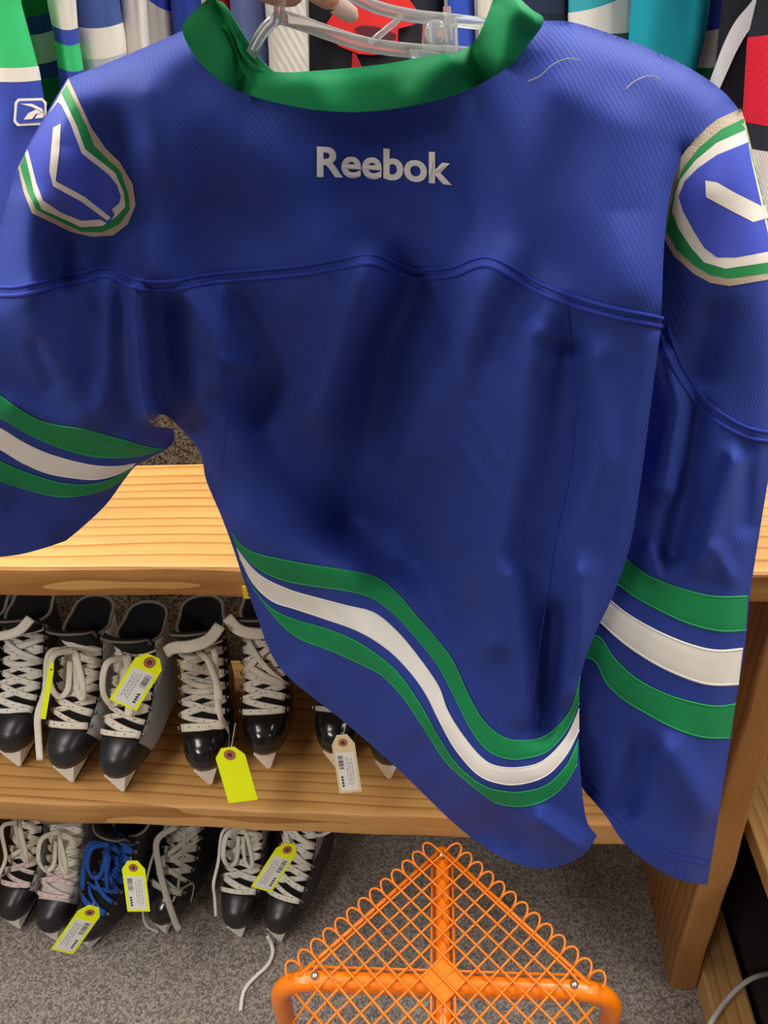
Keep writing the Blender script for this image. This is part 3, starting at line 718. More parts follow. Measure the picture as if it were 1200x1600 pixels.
FT.folds = [
    ([(370, 345), (480, 360), (620, 355), (720, 335)], 75, -.007),  # hollow added to darken the yoke centre like a cast shadow
    # yoke: soft drape between the hanger arms, hollowed to darken the centre
    ([(330, 190), (470, 330), (560, 400)], 70, .006), ([(640, 200), (720, 320), (770, 420)], 60, -.007), ([(860, 150), (800, 300), (765, 415)], 70, .010),
    ([(960, 200), (930, 330), (960, 450)], 60, .006), ([(560, 210), (560, 300)], 90, -.008), ([(250, 330), (320, 430)], 55, -.005), ([(85, 150), (70, 230), (95, 330)], 40, .007), ([(175, 215), (165, 310), (150, 390)], 42, -.007), ([(235, 150), (260, 300), (240, 420)], 40, .006),
    ([(40, 320), (52, 440)], 26, .008), ([(95, 350), (90, 430)], 24, -.008),
    # seam crests where the yoke pushes out
    ([(575, 415), (545, 520), (500, 640)], 38, .012), ([(770, 425), (700, 560), (670, 700)], 45, .012), ([(640, 440), (600, 600), (560, 800)], 55, -.014), ([(860, 470), (800, 600), (760, 760), (740, 900)], 38, .006),
    ([(210, 455), (214, 560), (228, 645)], 14, .010), ([(165, 440), (168, 560), (160, 640)], 16, .004), ([(250, 480), (262, 600), (290, 660)], 26, -.010), ([(300, 470), (330, 560), (300, 650)], 26, .004),
    ([(340, 460), (348, 600)], 14, .003), ([(380, 480), (420, 560), (400, 640)], 32, -.008), ([(235, 640), (262, 660)], 12, .008),
    ([(40, 480), (80, 560), (130, 640)], 35, .008), ([(55, 540), (80, 600)], 12, -.003), ([(20, 640), (90, 660), (200, 690)], 22, .004), ([(30, 780), (110, 800), (180, 770)], 26, -.004),
    # body drapes
    ([(372, 835), (450, 868), (540, 895)], 48, .010), ([(420, 620), (440, 700), (540, 800), (640, 880)], 45, -.010), ([(700, 480), (690, 640), (640, 820), (700, 960)], 34, -.008), ([(840, 520), (820, 700), (780, 860), (770, 1000)], 30, .008),
    ([(930, 560), (940, 720), (900, 860)], 28, .005), ([(870, 960), (860, 1060), (840, 1130)], 22, -.008), ([(905, 900), (900, 1010), (890, 1080)], 22, .007), ([(800, 900), (815, 1040), (820, 1120)], 20, .006),
    ([(560, 1000), (640, 1100), (720, 1240)], 50, .010), ([(480, 1075), (560, 1140), (640, 1215)], 40, .006), ([(660, 1180), (740, 1280), (800, 1320)], 35, -.008), ([(840, 1280), (900, 1320)], 18, .006),
    ([(740, 640), (780, 720)], 9, .002), ([(720, 690), (770, 780)], 9, .002), ([(850, 540), (900, 545)], 12, -.003), ([(350, 560), (375, 572), (400, 565)], 8, .003),
]
C = dict(
    sh_left=[(285, 48), (200, 85), (105, 123)],
    arm_left=[(105, 123), (67, 187), (28, 258), (8, 330), (-12, 400), (-32, 458)],
    seam_l=[(-32, 458), (20, 462), (70, 452), (130, 438), (165, 431), (190, 440), (212, 450)],
    seam_r=[(212, 450), (270, 452), (340, 440), (460, 430), (540, 417), (580, 411), (620, 425), (660, 434), (710, 430), (745, 417), (768, 416), (800, 432), (850, 460), (930, 487), (1033, 510)],
    sh_right=[(850, 32), (900, 36), (1000, 70), (1080, 108), (1130, 143), (1160, 178)],
    yoke_right=[(1160, 178), (1105, 200), (1070, 240), (1048, 300), (1038, 380), (1033, 510)],
    neck=[(285, 48), (310, 95), (350, 130), (400, 152), (480, 170), (560, 175), (640, 166), (720, 145), (790, 108), (825, 70), (850, 32)],
    body_left=[(212, 450), (216, 560), (232, 655), (258, 648), (310, 702), (322, 750), (345, 805), (362, 850), (382, 910), (402, 965), (424, 1022), (455, 1062), (540, 1130), (622, 1202), (700, 1278), (740, 1312)],
    hem=[(740, 1312), (790, 1342), (840, 1357), (885, 1350), (915, 1333), (933, 1306)],
    body_right=[(933, 1306), (918, 1285), (910, 1240), (904, 1150), (907, 1060), (930, 990), (958, 930), (985, 850), (1000, 760), (1016, 640), (1033, 510)],
    slv_in=[(212, 450), (216, 560), (232, 655), (262, 668), (272, 672), (271, 690), (258, 703), (215, 726), (194, 750), (167, 787), (133, 820), (103, 845)],
    slv_hem=[(103, 845), (67, 857), (27, 867), (-30, 872), (-80, 868)],
    slv_out=[(-80, 868), (-85, 760), (-75, 640), (-50, 540), (-32, 458)],
)
FT.edges = [(C['sh_left']+C['arm_left'][1:], 26, .030), (C['sh_right'], 26, .026), (C['body_left'][3:], 22, .026), (C['body_right'][3:], 16, .014), (C['slv_in'][3:], 18, .020), (C['yoke_right'][2:], 14, .010)]
JERSEY = empty('hockey_jersey', at(600, 800, .56))
tag(JERSEY, 'blue hockey jersey with green collar and green white stripes hanging up close', 'jersey')
def cloth_part(name, curves, F, m, parent=JERSEY, off=0.0, step=7.0, back=None, smooth=True, bm_=None):
    v, f = region(curves, step, smooth)
    Y = F(v[:, 0], v[:, 1]); P = at(v[:, 0], v[:, 1], Y)
    if off:
        d = ray(v[:, 0], v[:, 1]); d /= np.linalg.norm(d, axis=1)[:, None]; P = P-d*off
    o = mesh(name, P, f, m, parent, True, True)
    if back:  # the far layer of the garment, meeting the near one along its silhouettes
        sil, T, w_, bname = back
        dd = np.min([seg_dist(v[:, 0], v[:, 1], s) for s in sil], axis=0)
        P2 = at(v[:, 0], v[:, 1], Y+.0005+T*(1-np.exp(-dd/w_)))
        mesh(bname, P2, f, bm_ or MT['blue_plain'], parent, True, True)
    return o
rev = lambda c: list(reversed(c))
sil_up = [C['sh_left'], C['arm_left'], C['sh_right']]; sil_b = [C['body_left'], C['body_right']]
yoke = cloth_part('yoke', [C['neck'], C['sh_right'], C['yoke_right'], rev(C['seam_r']), rev(C['seam_l']), rev(C['arm_left']), rev(C['sh_left'])], FT, MT['blue'], back=(sil_up, .07, 45, 'front_yoke'))
body = cloth_part('back_panel', [C['seam_r'], rev(C['body_right']), rev(C['hem']), rev(C['body_left'])], FT, MT['blue'], back=(sil_b, .065, 55, 'front_panel'))
ls = cloth_part('sleeve', [C['seam_l'], C['slv_in'], C['slv_hem'], C['slv_out']], FT, MT['blue'], back=([C['slv_in'][2:], C['slv_out']], .06, 40, 'sleeve_underside'))
tag(ls, 'left hand blue sleeve with three stripes')

# right sleeve, hanging just behind the torso edge
FS = Field([(1158, 178, .497), (1080, 215, .492), (1040, 300, .497), (1030, 420, .505), (1025, 520, .512), (1110, 300, .478), (1180, 320, .492), (1130, 440, .480), (1205, 440, .497), (1090, 560, .505), (1150, 560, .498), (1210, 600, .51), (1000, 700, .53), (1100, 700, .505), (1205, 700, .51),
            (1050, 850, .505), (985, 870, .525), (1170, 900, .505), (940, 980, .515), (1050, 1000, .490), (1150, 1050, .498), (920, 1150, .505), (1020, 1150, .478), (1135, 1180, .488), (930, 1260, .490), (1020, 1340, .462), (1105, 1383, .470)])
SR = dict(left=[(1158, 178), (1085, 205), (1040, 262), (1018, 330), (1010, 420), (1008, 520), (990, 640), (975, 760), (962, 850), (930, 930), (900, 1000), (885, 1060), (880, 1130), (890, 1195), (913, 1236)],
          hem=[(913, 1236), (946, 1274), (972, 1313), (1013, 1349), (1059, 1374), (1105, 1383)],
          right=[(1105, 1383), (1120, 1293), (1131, 1221), (1141, 1160), (1151, 1088), (1164, 1011), (1172, 929), (1187, 831), (1197, 770), (1210, 690), (1220, 600), (1222, 500), (1212, 400), (1195, 310), (1177, 243), (1160, 178)])
FS.folds = [([(1150, 720), (1120, 800), (1100, 880)], 18, .006), ([(1090, 640), (1070, 760), (1050, 860)], 20, -.006), ([(1040, 560), (1060, 640), (1040, 760)], 18, .006), ([(1170, 700), (1165, 820)], 14, -.004), ([(1050, 1180), (1100, 1260)], 30, .005), ([(1000, 1170), (980, 1260)], 22, -.004), ([(1120, 500), (1100, 580)], 26, -.005), ([(1120, 860), (1140, 900)], 12, .003), ([(1020, 860), (1030, 900)], 12, .003)]
FS.edges = [(SR['right'], 18, .022), (SR['left'][-4:], 12, .010)]
rs = cloth_part('sleeve', [SR['left'], SR['hem'], SR['right']], FS, MT['blue'], back=([SR['left'], SR['right']], .06, 40, 'sleeve_underside'))
tag(rs, 'right hand blue sleeve with three stripes')

def stripe(name, up, lo, F, m, parent, off=.0022, stitch=None):
    a = smooth_curve(up, 7); b_ = smooth_curve(lo, 7); n = max(len(a), len(b_))
    def rs_(c):
        s = np.concatenate([[0], np.cumsum(np.linalg.norm(np.diff(c, axis=0), axis=1))]); q = np.linspace(0, s[-1], n)
        return np.stack([np.interp(q, s, c[:, 0]), np.interp(q, s, c[:, 1])], 1)
    a, b_ = rs_(a), rs_(b_); rows = 6; vs = []; fs = []
    for j in range(rows+1):
        p = a+(b_-a)*j/rows; Y = F(p[:, 0], p[:, 1]); P = at(p[:, 0], p[:, 1], Y); d = ray(p[:, 0], p[:, 1]); d /= np.linalg.norm(d, axis=1)[:, None]
        e = 0.4*off if j in (0, rows) else off
        vs += list(P-d*e)
    for j in range(rows):
        for i in range(n-1): fs.append((j*n+i, j*n+i+1, (j+1)*n+i+1, (j+1)*n+i))
    o = mesh(name, vs, fs, m, parent, True, True)
    if stitch:
        mb = MB()
        for c, s_ in ((a, 1), (b_, -1)):
            p = c+(b_-a)*.04*s_; Y = F(p[:, 0], p[:, 1]); P = at(p[:, 0], p[:, 1], Y); d = ray(p[:, 0], p[:, 1]); d /= np.linalg.norm(d, axis=1)[:, None]
            mb.tube(P-d*(off*.8), .00055, 5)
        mb.build('stitching', MT[stitch], o, True, True)
    return o
W1 = dict(
    g1=([(362, 833), (390, 860), (460, 877), (540, 890), (585, 900), (620, 925), (650, 960), (685, 1000), (710, 1035), (735, 1090), (760, 1130), (790, 1152), (820, 1156), (850, 1150), (880, 1125), (897, 1095), (906, 1055)],
        [(369, 853), (400, 887), (440, 907), (490, 917), (540, 924), (580, 935), (615, 960), (645, 992), (680, 1035), (705, 1080), (735, 1140), (760, 1172), (790, 1186), (820, 1186), (855, 1175), (885, 1142), (905, 1100)]),
    w=([(370, 857), (405, 897), (450, 920), (490, 932), (540, 945), (585, 957), (620, 985), (650, 1020), (685, 1070), (700, 1110), (725, 1150), (755, 1185), (780, 1197), (815, 1198), (850, 1187), (885, 1150), (905, 1106)],
       [(375, 872), (395, 912), (425, 940), (460, 952), (505, 967), (560, 987), (605, 1015), (640, 1050), (665, 1085), (685, 1125), (710, 1170), (745, 1210), (780, 1225), (815, 1226), (855, 1212), (885, 1180), (905, 1142)]),
    g2=([(386, 905), (420, 947), (460, 967), (505, 980), (555, 1000), (600, 1030), (630, 1060), (660, 1105), (685, 1150), (715, 1195), (755, 1227), (790, 1236), (820, 1236), (855, 1225), (885, 1195), (904, 1155)],
        [(396, 920), (435, 972), (470, 1000), (515, 1017), (555, 1035), (595, 1055), (625, 1085), (650, 1120), (675, 1160), (700, 1195), (740, 1230), (775, 1255), (815, 1261), (850, 1252), (880, 1230), (902, 1195)]))
W2 = dict(
    g1=([(-50, 585), (0, 617), (33, 640), (73, 660), (133, 670), (180, 683), (233, 698), (257, 702)], [(-58, 622), (0, 653), (33, 673), (67, 690), (107, 705), (150, 715), (200, 715), (238, 708)]),
    w=([(-60, 640), (0, 668), (33, 688), (67, 705), (107, 718), (150, 727), (187, 728), (212, 724)], [(-64, 670), (0, 703), (33, 723), (73, 740), (117, 748), (150, 750), (180, 743), (208, 729)]),
    g2=([(-66, 692), (0, 720), (40, 737), (87, 752), (127, 757), (160, 753), (187, 742), (207, 731)], [(-70, 725), (0, 752), (40, 765), (77, 775), (110, 777), (140, 772), (173, 762), (192, 748)]))
W3 = dict(
    g1=([(970, 866), (979, 872), (1013, 898), (1064, 918), (1115, 930), (1169, 930)], [(952, 908), (967, 916), (992, 934), (1038, 959), (1079, 977), (1126, 988), (1165, 987)]),
    w=([(940, 927), (954, 937), (982, 959), (1028, 985), (1079, 1006), (1121, 1015), (1161, 1012)], [(920, 960), (936, 972), (967, 1000), (1003, 1026), (1044, 1049), (1090, 1067), (1121, 1072), (1154, 1071)]),
    g2=([(908, 980), (926, 990), (941, 998), (959, 1026), (992, 1057), (1033, 1080), (1079, 1095), (1121, 1102), (1150, 1098)], [(896, 1018), (910, 1026), (931, 1036), (946, 1067), (972, 1093), (1013, 1118), (1059, 1142), (1100, 1154), (1141, 1155)]))
for W_, F_, par in ((W1, FT, body), (W2, FT, ls), (W3, FS, rs)):
    stripe('green_stripe', *W_['g1'], F_, MT['green'], par, stitch='gstitch')
    stripe('white_stripe', *W_['w'], F_, MT['white'], par, stitch='wstitch')
    stripe('green_stripe', *W_['g2'], F_, MT['green'], par, stitch='gstitch')

def piping(name, line, F, par, r=.0016, offs=(0,), m='bluerib', lift=.0012):
    mb = MB(); c = smooth_curve(line, 6); tn = np.gradient(c, axis=0); tn /= np.linalg.norm(tn, axis=1)[:, None]; nn = np.stack([-tn[:, 1], tn[:, 0]], 1)
    for o_ in offs:
        p = c+nn*o_; P = at(p[:, 0], p[:, 1], F(p[:, 0], p[:, 1])); d = ray(p[:, 0], p[:, 1]); d /= np.linalg.norm(d, axis=1)[:, None]
        mb.tube(P-d*lift, r, 6)
    return mb.build(name, MT[m], par, True, True)
piping('seam_piping', C['seam_l']+C['seam_r'][1:], FT, yoke, .0013, (-13,)); piping('seam_piping', C['seam_l']+C['seam_r'][1:], FT, yoke, .0016, (0,))
slv_seam = [(1030, 515), (1045, 560), (1070, 605), (1110, 650), (1160, 680), (1212, 692)]
piping('seam_piping', slv_seam, FS, rs, .0015, (0,)); piping('seam_piping', slv_seam, FS, rs, .0013, (-14,))
piping('side_seam', [(884, 474), (893, 560), (899, 640), (890, 740), (870, 830), (855, 930), (838, 1040), (824, 1152)], FT, body, .0011, (0,), lift=.0003)
piping('side_seam', [(338, 442), (345, 560), (352, 660), (345, 740)], FT, body, .0007, (0,), lift=.0002)
piping('hem_stitching', [(922, 1216), (960, 1262), (1000, 1300), (1050, 1328), (1112, 1342)], FS, rs, .0006, (0, 10), lift=.0004)
for ln in ([(825, 127), (845, 118), (862, 102), (885, 92), (905, 94)], [(977, 140), (990, 128), (1010, 119), (1025, 120), (1031, 126)]):
    piping('lint', ln, FT, yoke, .00026, (0,), 'lint', .003)

# collar
FC = Field([(285, 48, .545), (310, 95, .548), (400, 152, .556), (560, 175, .558), (720, 145, .549), (850, 32, .513), (320, 0, .556), (345, 12, .556), (370, 55, .556), (430, 112, .553), (560, 108, .552), (680, 85, .544), (745, 60, .535), (770, 0, .525), (820, 0, .515)])
FC.folds = [([(740, 75), (770, 130)], 22, -.008), ([(700, 90), (650, 150)], 30, .006), ([(800, 30), (790, 90)], 25, .006), ([(480, 120), (500, 165)], 40, .004), ([(385, 95), (375, 140)], 18, -.004), ([(800, 0), (835, 35)], 14, .004)]
FC.edges = [([(345, 12), (370, 58), (400, 95), (430, 112), (500, 110), (600, 100), (680, 85), (715, 82), (745, 60), (765, 5)], 14, .008)]
col_out = [(330, -6), (300, 20), (285, 48), (310, 95), (350, 130), (400, 152), (480, 170), (560, 175), (640, 166), (720, 145), (790, 108), (825, 70), (850, 32), (830, 14), (804, -10)]
col_in = [(776, -22), (770, 0), (745, 60), (715, 82), (680, 85), (600, 100), (500, 110), (430, 112), (400, 95), (370, 58), (352, 22), (340, 4)]
co = cloth_part('collar', [col_out, col_in], FC, MT['green'], off=.0025, step=6)
# the front half of the neckband runs round behind the hanger
def band(name, top_px, T_Y, drop, m, par):
    c = smooth_curve([(x, y, Y) for (x, y), Y in zip(top_px, T_Y)], 8); P = at(c[:, 0], c[:, 1], c[:, 2]); n = len(P); vs = []; fs = []
    for s_ in (0, .0025):
        for j in range(5):
            vs += list(P+np.array([0, s_+.006*math.sin(j/4*math.pi), -drop*j/4]))
    m0 = 5*n
    for s_ in (0, 1):
        for j in range(4):
            for i in range(n-1): o = s_*m0+j*n+i; fs.append((o, o+1, o+n+1, o+n))
    for i in range(n-1): fs.append((i, i+1, m0+i+1, m0+i))
    return mesh(name, vs, fs, m, par, True, True)
band('front_collar', [(338, 0), (352, 8), (378, 50), (412, 98), (470, 135), (580, 150), (690, 130), (770, 70), (790, 10), (800, -14)], [.566, .572, .585, .60, .62, .63, .62, .59, .555, .53], .03, MT['green'], JERSEY)
band('collar_fold', [(336, 0), (350, 14), (362, 40), (372, 72), (392, 98), (412, 112)], [.556, .553, .552, .552, .553, .555], .012, MT['green'], co)

# back lettering
tv, tf = text_mesh('Reebok', .028)
tv = tv/np.array([tv[:, 0].max(), tv[:, 1].max()])
px = 495+211*tv[:, 0]; py = 277+13*tv[:, 0]-2.5*np.sin(tv[:, 0]*math.pi)-(48+2*tv[:, 0])*tv[:, 1]
P = at(px, py, FT(px, py)); d = ray(px, py); d /= np.linalg.norm(d, axis=1)[:, None]
lt = mesh('lettering', P-d*.0010, tf, MT['ink'], yoke, False, True); tag(lt, 'white brand lettering across the upper back')

# shoulder patches: stick in rink emblem
def emblem(layers, F, par, label):
    root = None
    for i, (nm, poly, m, sm) in enumerate(layers):
        cv = [poly+[poly[0]]] if not sm else [poly+[poly[0]]]
        o = cloth_part(nm, cv, F, MT[m], root or par, off=.0012+.0004*i, step=5, smooth=sm)
        if root is None: root = o; tag(o, label)
emblem([('shoulder_patch', [(107, 123), (143, 200), (165, 232), (187, 253), (207, 287), (212, 320), (200, 350), (177, 368), (143, 370), (110, 362), (50, 333), (37, 300), (28, 262), (67, 193)], 'beige', False),
        ('green_border', [(104, 132), (138, 203), (147, 228), (187, 267), (200, 300), (203, 327), (187, 350), (160, 363), (127, 362), (57, 328), (43, 300), (31, 258), (67, 195)], 'pgreen', False),
        ('white_border', [(96, 146), (120, 197), (133, 233), (180, 270), (193, 300), (196, 323), (180, 340), (160, 353), (127, 355), (65, 327), (53, 300), (39, 240), (70, 187)], 'pwhite', False),
        ('blue_field', [(90, 159), (96, 164), (110, 193), (128, 240), (170, 273), (183, 290), (189, 308), (186, 318), (175, 327), (179, 336), (170, 350), (156, 343), (127, 345), (95, 332), (67, 313), (57, 287), (43, 233), (72, 183)], 'pblue', False),
        ('hockey_stick', [(83, 199), (95, 193), (93, 233), (87, 283), (133, 308), (173, 340), (168, 345), (127, 315), (83, 291), (77, 267)], 'pwhite', False)], FT, yoke, 'left shoulder patch with stick in rink emblem')
FP = FS
emblem([('shoulder_patch', [(1158, 169), (1120, 187), (1087, 213), (1063, 247), (1048, 287), (1042, 327), (1038, 373), (1053, 400), (1083, 427), (1110, 442), (1140, 447), (1200, 437), (1213, 420), (1208, 380), (1195, 310), (1177, 243), (1167, 200)], 'beige', False),
        ('green_border', [(1162, 185), (1127, 202), (1093, 230), (1067, 263), (1055, 293), (1047, 327), (1041, 362), (1057, 390), (1087, 417), (1110, 430), (1140, 435), (1200, 427), (1211, 412), (1206, 380), (1193, 310), (1176, 245), (1168, 210)], 'pgreen', False),
        ('white_border', [(1165, 203), (1120, 223), (1087, 250), (1063, 280), (1055, 300), (1050, 330), (1060, 357), (1080, 387), (1100, 410), (1133, 420), (1200, 410), (1208, 400), (1204, 375), (1191, 310), (1175, 248)], 'pwhite', False),
        ('blue_field', [(1169, 222), (1120, 242), (1090, 263), (1070, 283), (1060, 307), (1067, 330), (1083, 360), (1100, 387), (1120, 402), (1150, 402), (1200, 393), (1205, 385), (1200, 365), (1188, 312), (1175, 255)], 'pblue', False),
        ('hockey_stick', [(1102, 282), (1120, 285), (1150, 302), (1190, 322), (1197, 320), (1201, 340), (1177, 347), (1140, 328), (1103, 308)], 'pwhite', False)], FP, rs, 'right shoulder patch with stick in rink emblem')

# ================================================================== clear hanger
HG = empty('clothes_hanger', at(436, 20, .57)); tag(HG, 'clear plastic hanger inside the blue jersey collar', 'hanger')
def bar(name, pts_, r, flat=.5, up=(0, -1, 0)):
    P = [at(x, y, Y) for x, y, Y in pts_]
    return MB().tube(smooth_curve(P, .008), r, 10, flat, True, up).build(name, MT['clear'], HG, True, True)
bar('lower_arm', [(436, 26, .572), (470, 36, .572), (520, 54, .572), (575, 70, .57), (640, 79, .570), (720, 84, .575), (800, 92, .575), (900, 118, .56)], .0042, .6)
bar('upper_arm', [(470, -40, .572), (540, -12, .572), (585, 10, .57), (640, 24, .567), (700, 31, .566), (760, 38, .572), (830, 48, .572), (920, 72, .555)], .0036, .8)
bar('shoulder_arm', [(436, 26, .572), (415, 44, .575), (398, 72, .578), (380, 110, .582), (330, 160, .588), (230, 215, .592)], .0036, .7)
bar('brace', [(630, 24, .567), (604, 46, .569), (577, 68, .571)], .0020, .8)
bar('neck', [(437, 30, .572), (437, 10, .572), (440, -30, .572), (444, -80, .572)], .0036, .8)
hk = [(444, -80, .572)]+[(470+44*math.cos(a), -150-48*math.sin(a), .572) for a in np.linspace(math.radians(215), math.radians(-40), 12)]
bar('hook', hk, .0024, 1.0)
bar('bottom_edge', [(640, 84, .572), (700, 92, .578), (760, 96, .58), (820, 104, .578)], .0028, .6)
cl = MB()
Q = [at(x, y, Y) for x, y, Y in ((662, 34, .562), (712, 30, .559), (714, 80, .559), (660, 80, .562))]
cl.add([q+np.array([0, d_, 0]) for d_ in (-.007, .007) for q in Q], [(0, 1, 2, 3), (4, 5, 6, 7), (0, 1, 5, 4), (1, 2, 6, 5), (2, 3, 7, 6), (3, 0, 4, 7)])
cl.build('clip', MT['clear'], HG, False, True)
c0 = at(680, 50, .555); MB().lathe(c0, [(.0055, -.004), (.0065, -.003), (.0065, .003), (.005, .004)], 18, 1).build('clip_button', MT['clear'], HG, True, True)
Q = [at(x, y, Y) for x, y, Y in ((694, 10, .561), (702, 10, .561), (706, 62, .561), (698, 64, .561))]
MB().add([q+np.array([0, d_, 0]) for d_ in (-.008, .008) for q in Q], [(0, 1, 2, 3), (4, 5, 6, 7), (0, 1, 5, 4), (1, 2, 6, 5), (2, 3, 7, 6), (3, 0, 4, 7)]).build('divider', MT['clear'], HG, False, True)

# ================================================================== the hand holding the hanger
def W3_(x, y, Y): return Vector([float(c) for c in at(x, y, Y)])
HD = empty('person', W3_(470, -60, .54)); tag(HD, 'bare hand and forearm reaching in from above to pinch the hanger', 'person')
J = {}; E_ = []; Rr_ = {}
def jt(k, p, r, prev=None):
    J[k] = Vector(p); Rr_[k] = r
    if prev: E_.append((prev, k))
jt('palm', W3_(385, -95, .535), .026)
jt('wrist', W3_(290, -150, .50), .024, 'palm'); 
jt('fore', (-.30, .40, 1.66), .030, 'wrist'); jt('fore2', (-.40, .25, 1.67), .038, 'fore'); jt('elbow', (-.48, .10, 1.66), .041, 'fore2'); jt('upper', (-.50, -.12, 1.56), .047, 'elbow')
fing = {'index': [(425, -70, .530, .0125), (462, -44, .527, .0098), (497, -16, .538, .0088), (530, 6, .545, .0072)],
        'middle': [(420, -100, .530, .0125), (472, -92, .524, .0100), (515, -70, .535, .0090), (540, -50, .552, .0074)],
        'ring': [(412, -128, .533, .0120), (468, -130, .526, .0096), (508, -112, .538, .0086), (524, -92, .556, .0070)],
        'little': [(398, -152, .538, .0105), (446, -164, .532, .0084), (482, -152, .543, .0076), (494, -134, .556, .0062)],
        'thumb': [(378, -60, .550, .0135), (408, -28, .566, .0112), (440, -14, .583, .0100), (474, -8, .592, .0080)]}
for nm, ch in fing.items():
    pv = 'palm'
    for i, (x, y, Y, r) in enumerate(ch):
        jt(nm+str(i), W3_(x, y, Y), r, pv); pv = nm+str(i)
ks = list(J); inv = wm(HD).inverted()
me = bpy.data.meshes.new('hand'); me.from_pydata([inv @ J[k] for k in ks], [(ks.index(a), ks.index(b_)) for a, b_ in E_], [])
ho = bpy.data.objects.new('hand', me); COL.objects.link(ho); ho.parent = HD
md = ho.modifiers.new('skin', 'SKIN'); md.use_smooth_shade = True; md.branch_smoothing = .6
for k, sv in zip(ks, me.skin_vertices[0].data):
    sv.radius = (Rr_[k], Rr_[k]*(.92 if k[0] != 'p' else .75)); sv.use_root = (k == 'palm')
sb = ho.modifiers.new('subdiv', 'SUBSURF'); sb.levels = 2; sb.render_levels = 2
me.materials.append(MT['skin'])
def nail(a, b_, r, face):
    a, b_ = np.array(J[a]), np.array(J[b_]); d = b_-a; d /= np.linalg.norm(d); f = np.array(face, float); f -= d*(f @ d); f /= np.linalg.norm(f); s_ = np.cross(d, f)
    vs = []; fs = []; n = 9
    for lay in (1.0, .9):
        for j in range(7):
            l = j/6; hw = 1.05*math.sqrt(max(0, 1-max(0, (l-.72)/.30)**2)) if l > .72 else 1.0
            for i in range(n):
                th = (i/(n-1)-.5)*1.9*hw
                vs.append(b_+d*(-.004+.0155*l)+(f*math.cos(th)+s_*math.sin(th))*r*lay*(1.0-.28*max(0, l-.5)))
    m0 = 7*n
    for q in (0, 1):
        for j in range(6):
            for i in range(n-1): o = q*m0+j*n+i; fs.append((o, o+1, o+n+1, o+n))
    return mesh('fingernail', vs, fs, MT['nail'], HD, True, True)
nail('index2', 'index3', .0068, (0, -.8, -.35)); nail('middle2', 'middle3', .0068, (0, -.9, .3)); nail('ring2', 'ring3', .0064, (0, -.9, .3)); nail('little2', 'little3', .0056, (0, -.9, .3)); nail('thumb2', 'thumb3', .0074, (0, .8, .5))

# ================================================================== garments on the rack behind
rail = MB().tube([(-1.6, 1.66, 1.97), (1.6, 1.66, 1.97)], .014, 14).build('clothes_rail', MT['rod'], None, True)
tag(rail, 'chrome clothes rail above the row of hanging jerseys', 'rail')
for x in (-1.5, 1.5):
    b_ = MB().tube([(x, 1.66, 1.96), (x, 1.66, .05)], .016, 12).tube([(x, 1.36, .03), (x, 1.96, .03)], .018, 12).build('rail_stand', MT['rod'], rail, True, False)
_cm = {}
def cm(r, g, b, rib=.15):
    k = (r, g, b)
    if k not in _cm: _cm[k] = knit('cloth_%d_%d_%d' % k, rgb(r, g, b), rib)
    return _cm[k]
GR = 'jerseys hanging on the rack'
def garment(label, path, Y, bands, thick=.035, cat='jersey', name='hanging_jersey', body=None, wav=0.0, seed=0, bodyw=None, zhem=1.06, bpx=None):
    """a hung sports shirt seen from its side: sleeve of cloth bands in front, body and shoulder behind.
    path = (py, centre px, half width px); bands = (start py, material, slant px)"""
    p = np.array(path, float)
    x_at = lambda y: np.interp(y, p[:, 0], p[:, 1]); w_at = lambda y: np.interp(y, p[:, 0], p[:, 2])
    base = at(float(x_at(60)), 60, Y)
    t = empty(name, (base[0], Y, 1.0)); tag(t, label, cat, GR)
    n = 28; yend = p[-1, 0]
    for bi, (y0, m, sl) in enumerate(bands):
        y1, sl1 = (bands[bi+1][0], bands[bi+1][2]) if bi+1 < len(bands) else (yend, 0)
        rows = max(3, int((y1-y0)/14)+1); vs = []
        for j in range(rows+1):
            f = j/rows
            for k in range(n):
                th = 2*math.pi*k/n; c = math.cos(th); s = math.sin(th)
                y = (y0+sl*c+6*s*s*(bi > 0))*(1-f)+(y1+sl1*c+6*s*s*(bi+1 < len(bands)))*f
                g = 1.012 if (bi % 2) else 1.0
                xx = x_at(y)+w_at(y)*c*g
                wr = wav*math.sin(c*5+seed+y*.006)+.5*wav*math.sin(c*9+seed*2-y*.011)
                vs.append(at(xx, y, Y-thick*s*abs(s)**-.2*g-wr if abs(s) > 1e-6 else Y))
        fs = [(j*n+k, j*n+(k+1) % n, (j+1)*n+(k+1) % n, (j+1)*n+k) for j in range(rows) for k in range(n)]
        if bi == 0: fs.append(tuple(range(n)))
        if bi == len(bands)-1: fs.append(tuple(range(rows*n, (rows+1)*n)))
        mesh('sleeve_band', vs, fs, m, t, True, True)
    # body of the garment, hanging edge-on behind the sleeve up to the rail
    bx = float(at(bpx, 60, Y)[0]) if bpx else float(base[0]); hw = bodyw or .03
    bmat = body or bands[0][1]
    prof = [(Y+.03, zhem), (Y+.02, 1.4), (Y+.02, 1.74), (Y+.10, 1.85), (1.60, 1.93), (1.72, 1.93), (1.95, 1.86), (2.05, 1.7), (2.05, zhem)]
    bo = MB().prism(prof, -hw*.5, hw*.5, 0); bo.v = [(q[0]+bx*q[1]/Y, q[1], q[2]) for q in bo.v]; bo.build('body', bmat, t, False, True)
    bx = bx*1.66/Y
    MB().tube([(bx, 1.66, 1.92), (bx, 1.66, 1.94), (bx+.0, 1.645, 1.955), (bx, 1.642, 1.975), (bx, 1.66, 1.99), (bx, 1.678, 1.975)], .0025, 6).build('hook', MT['rod'], t, True, True)
    return t
cW, cB, cG = cm(236, 230, 220), cm(62, 80, 180), cm(60, 200, 120)
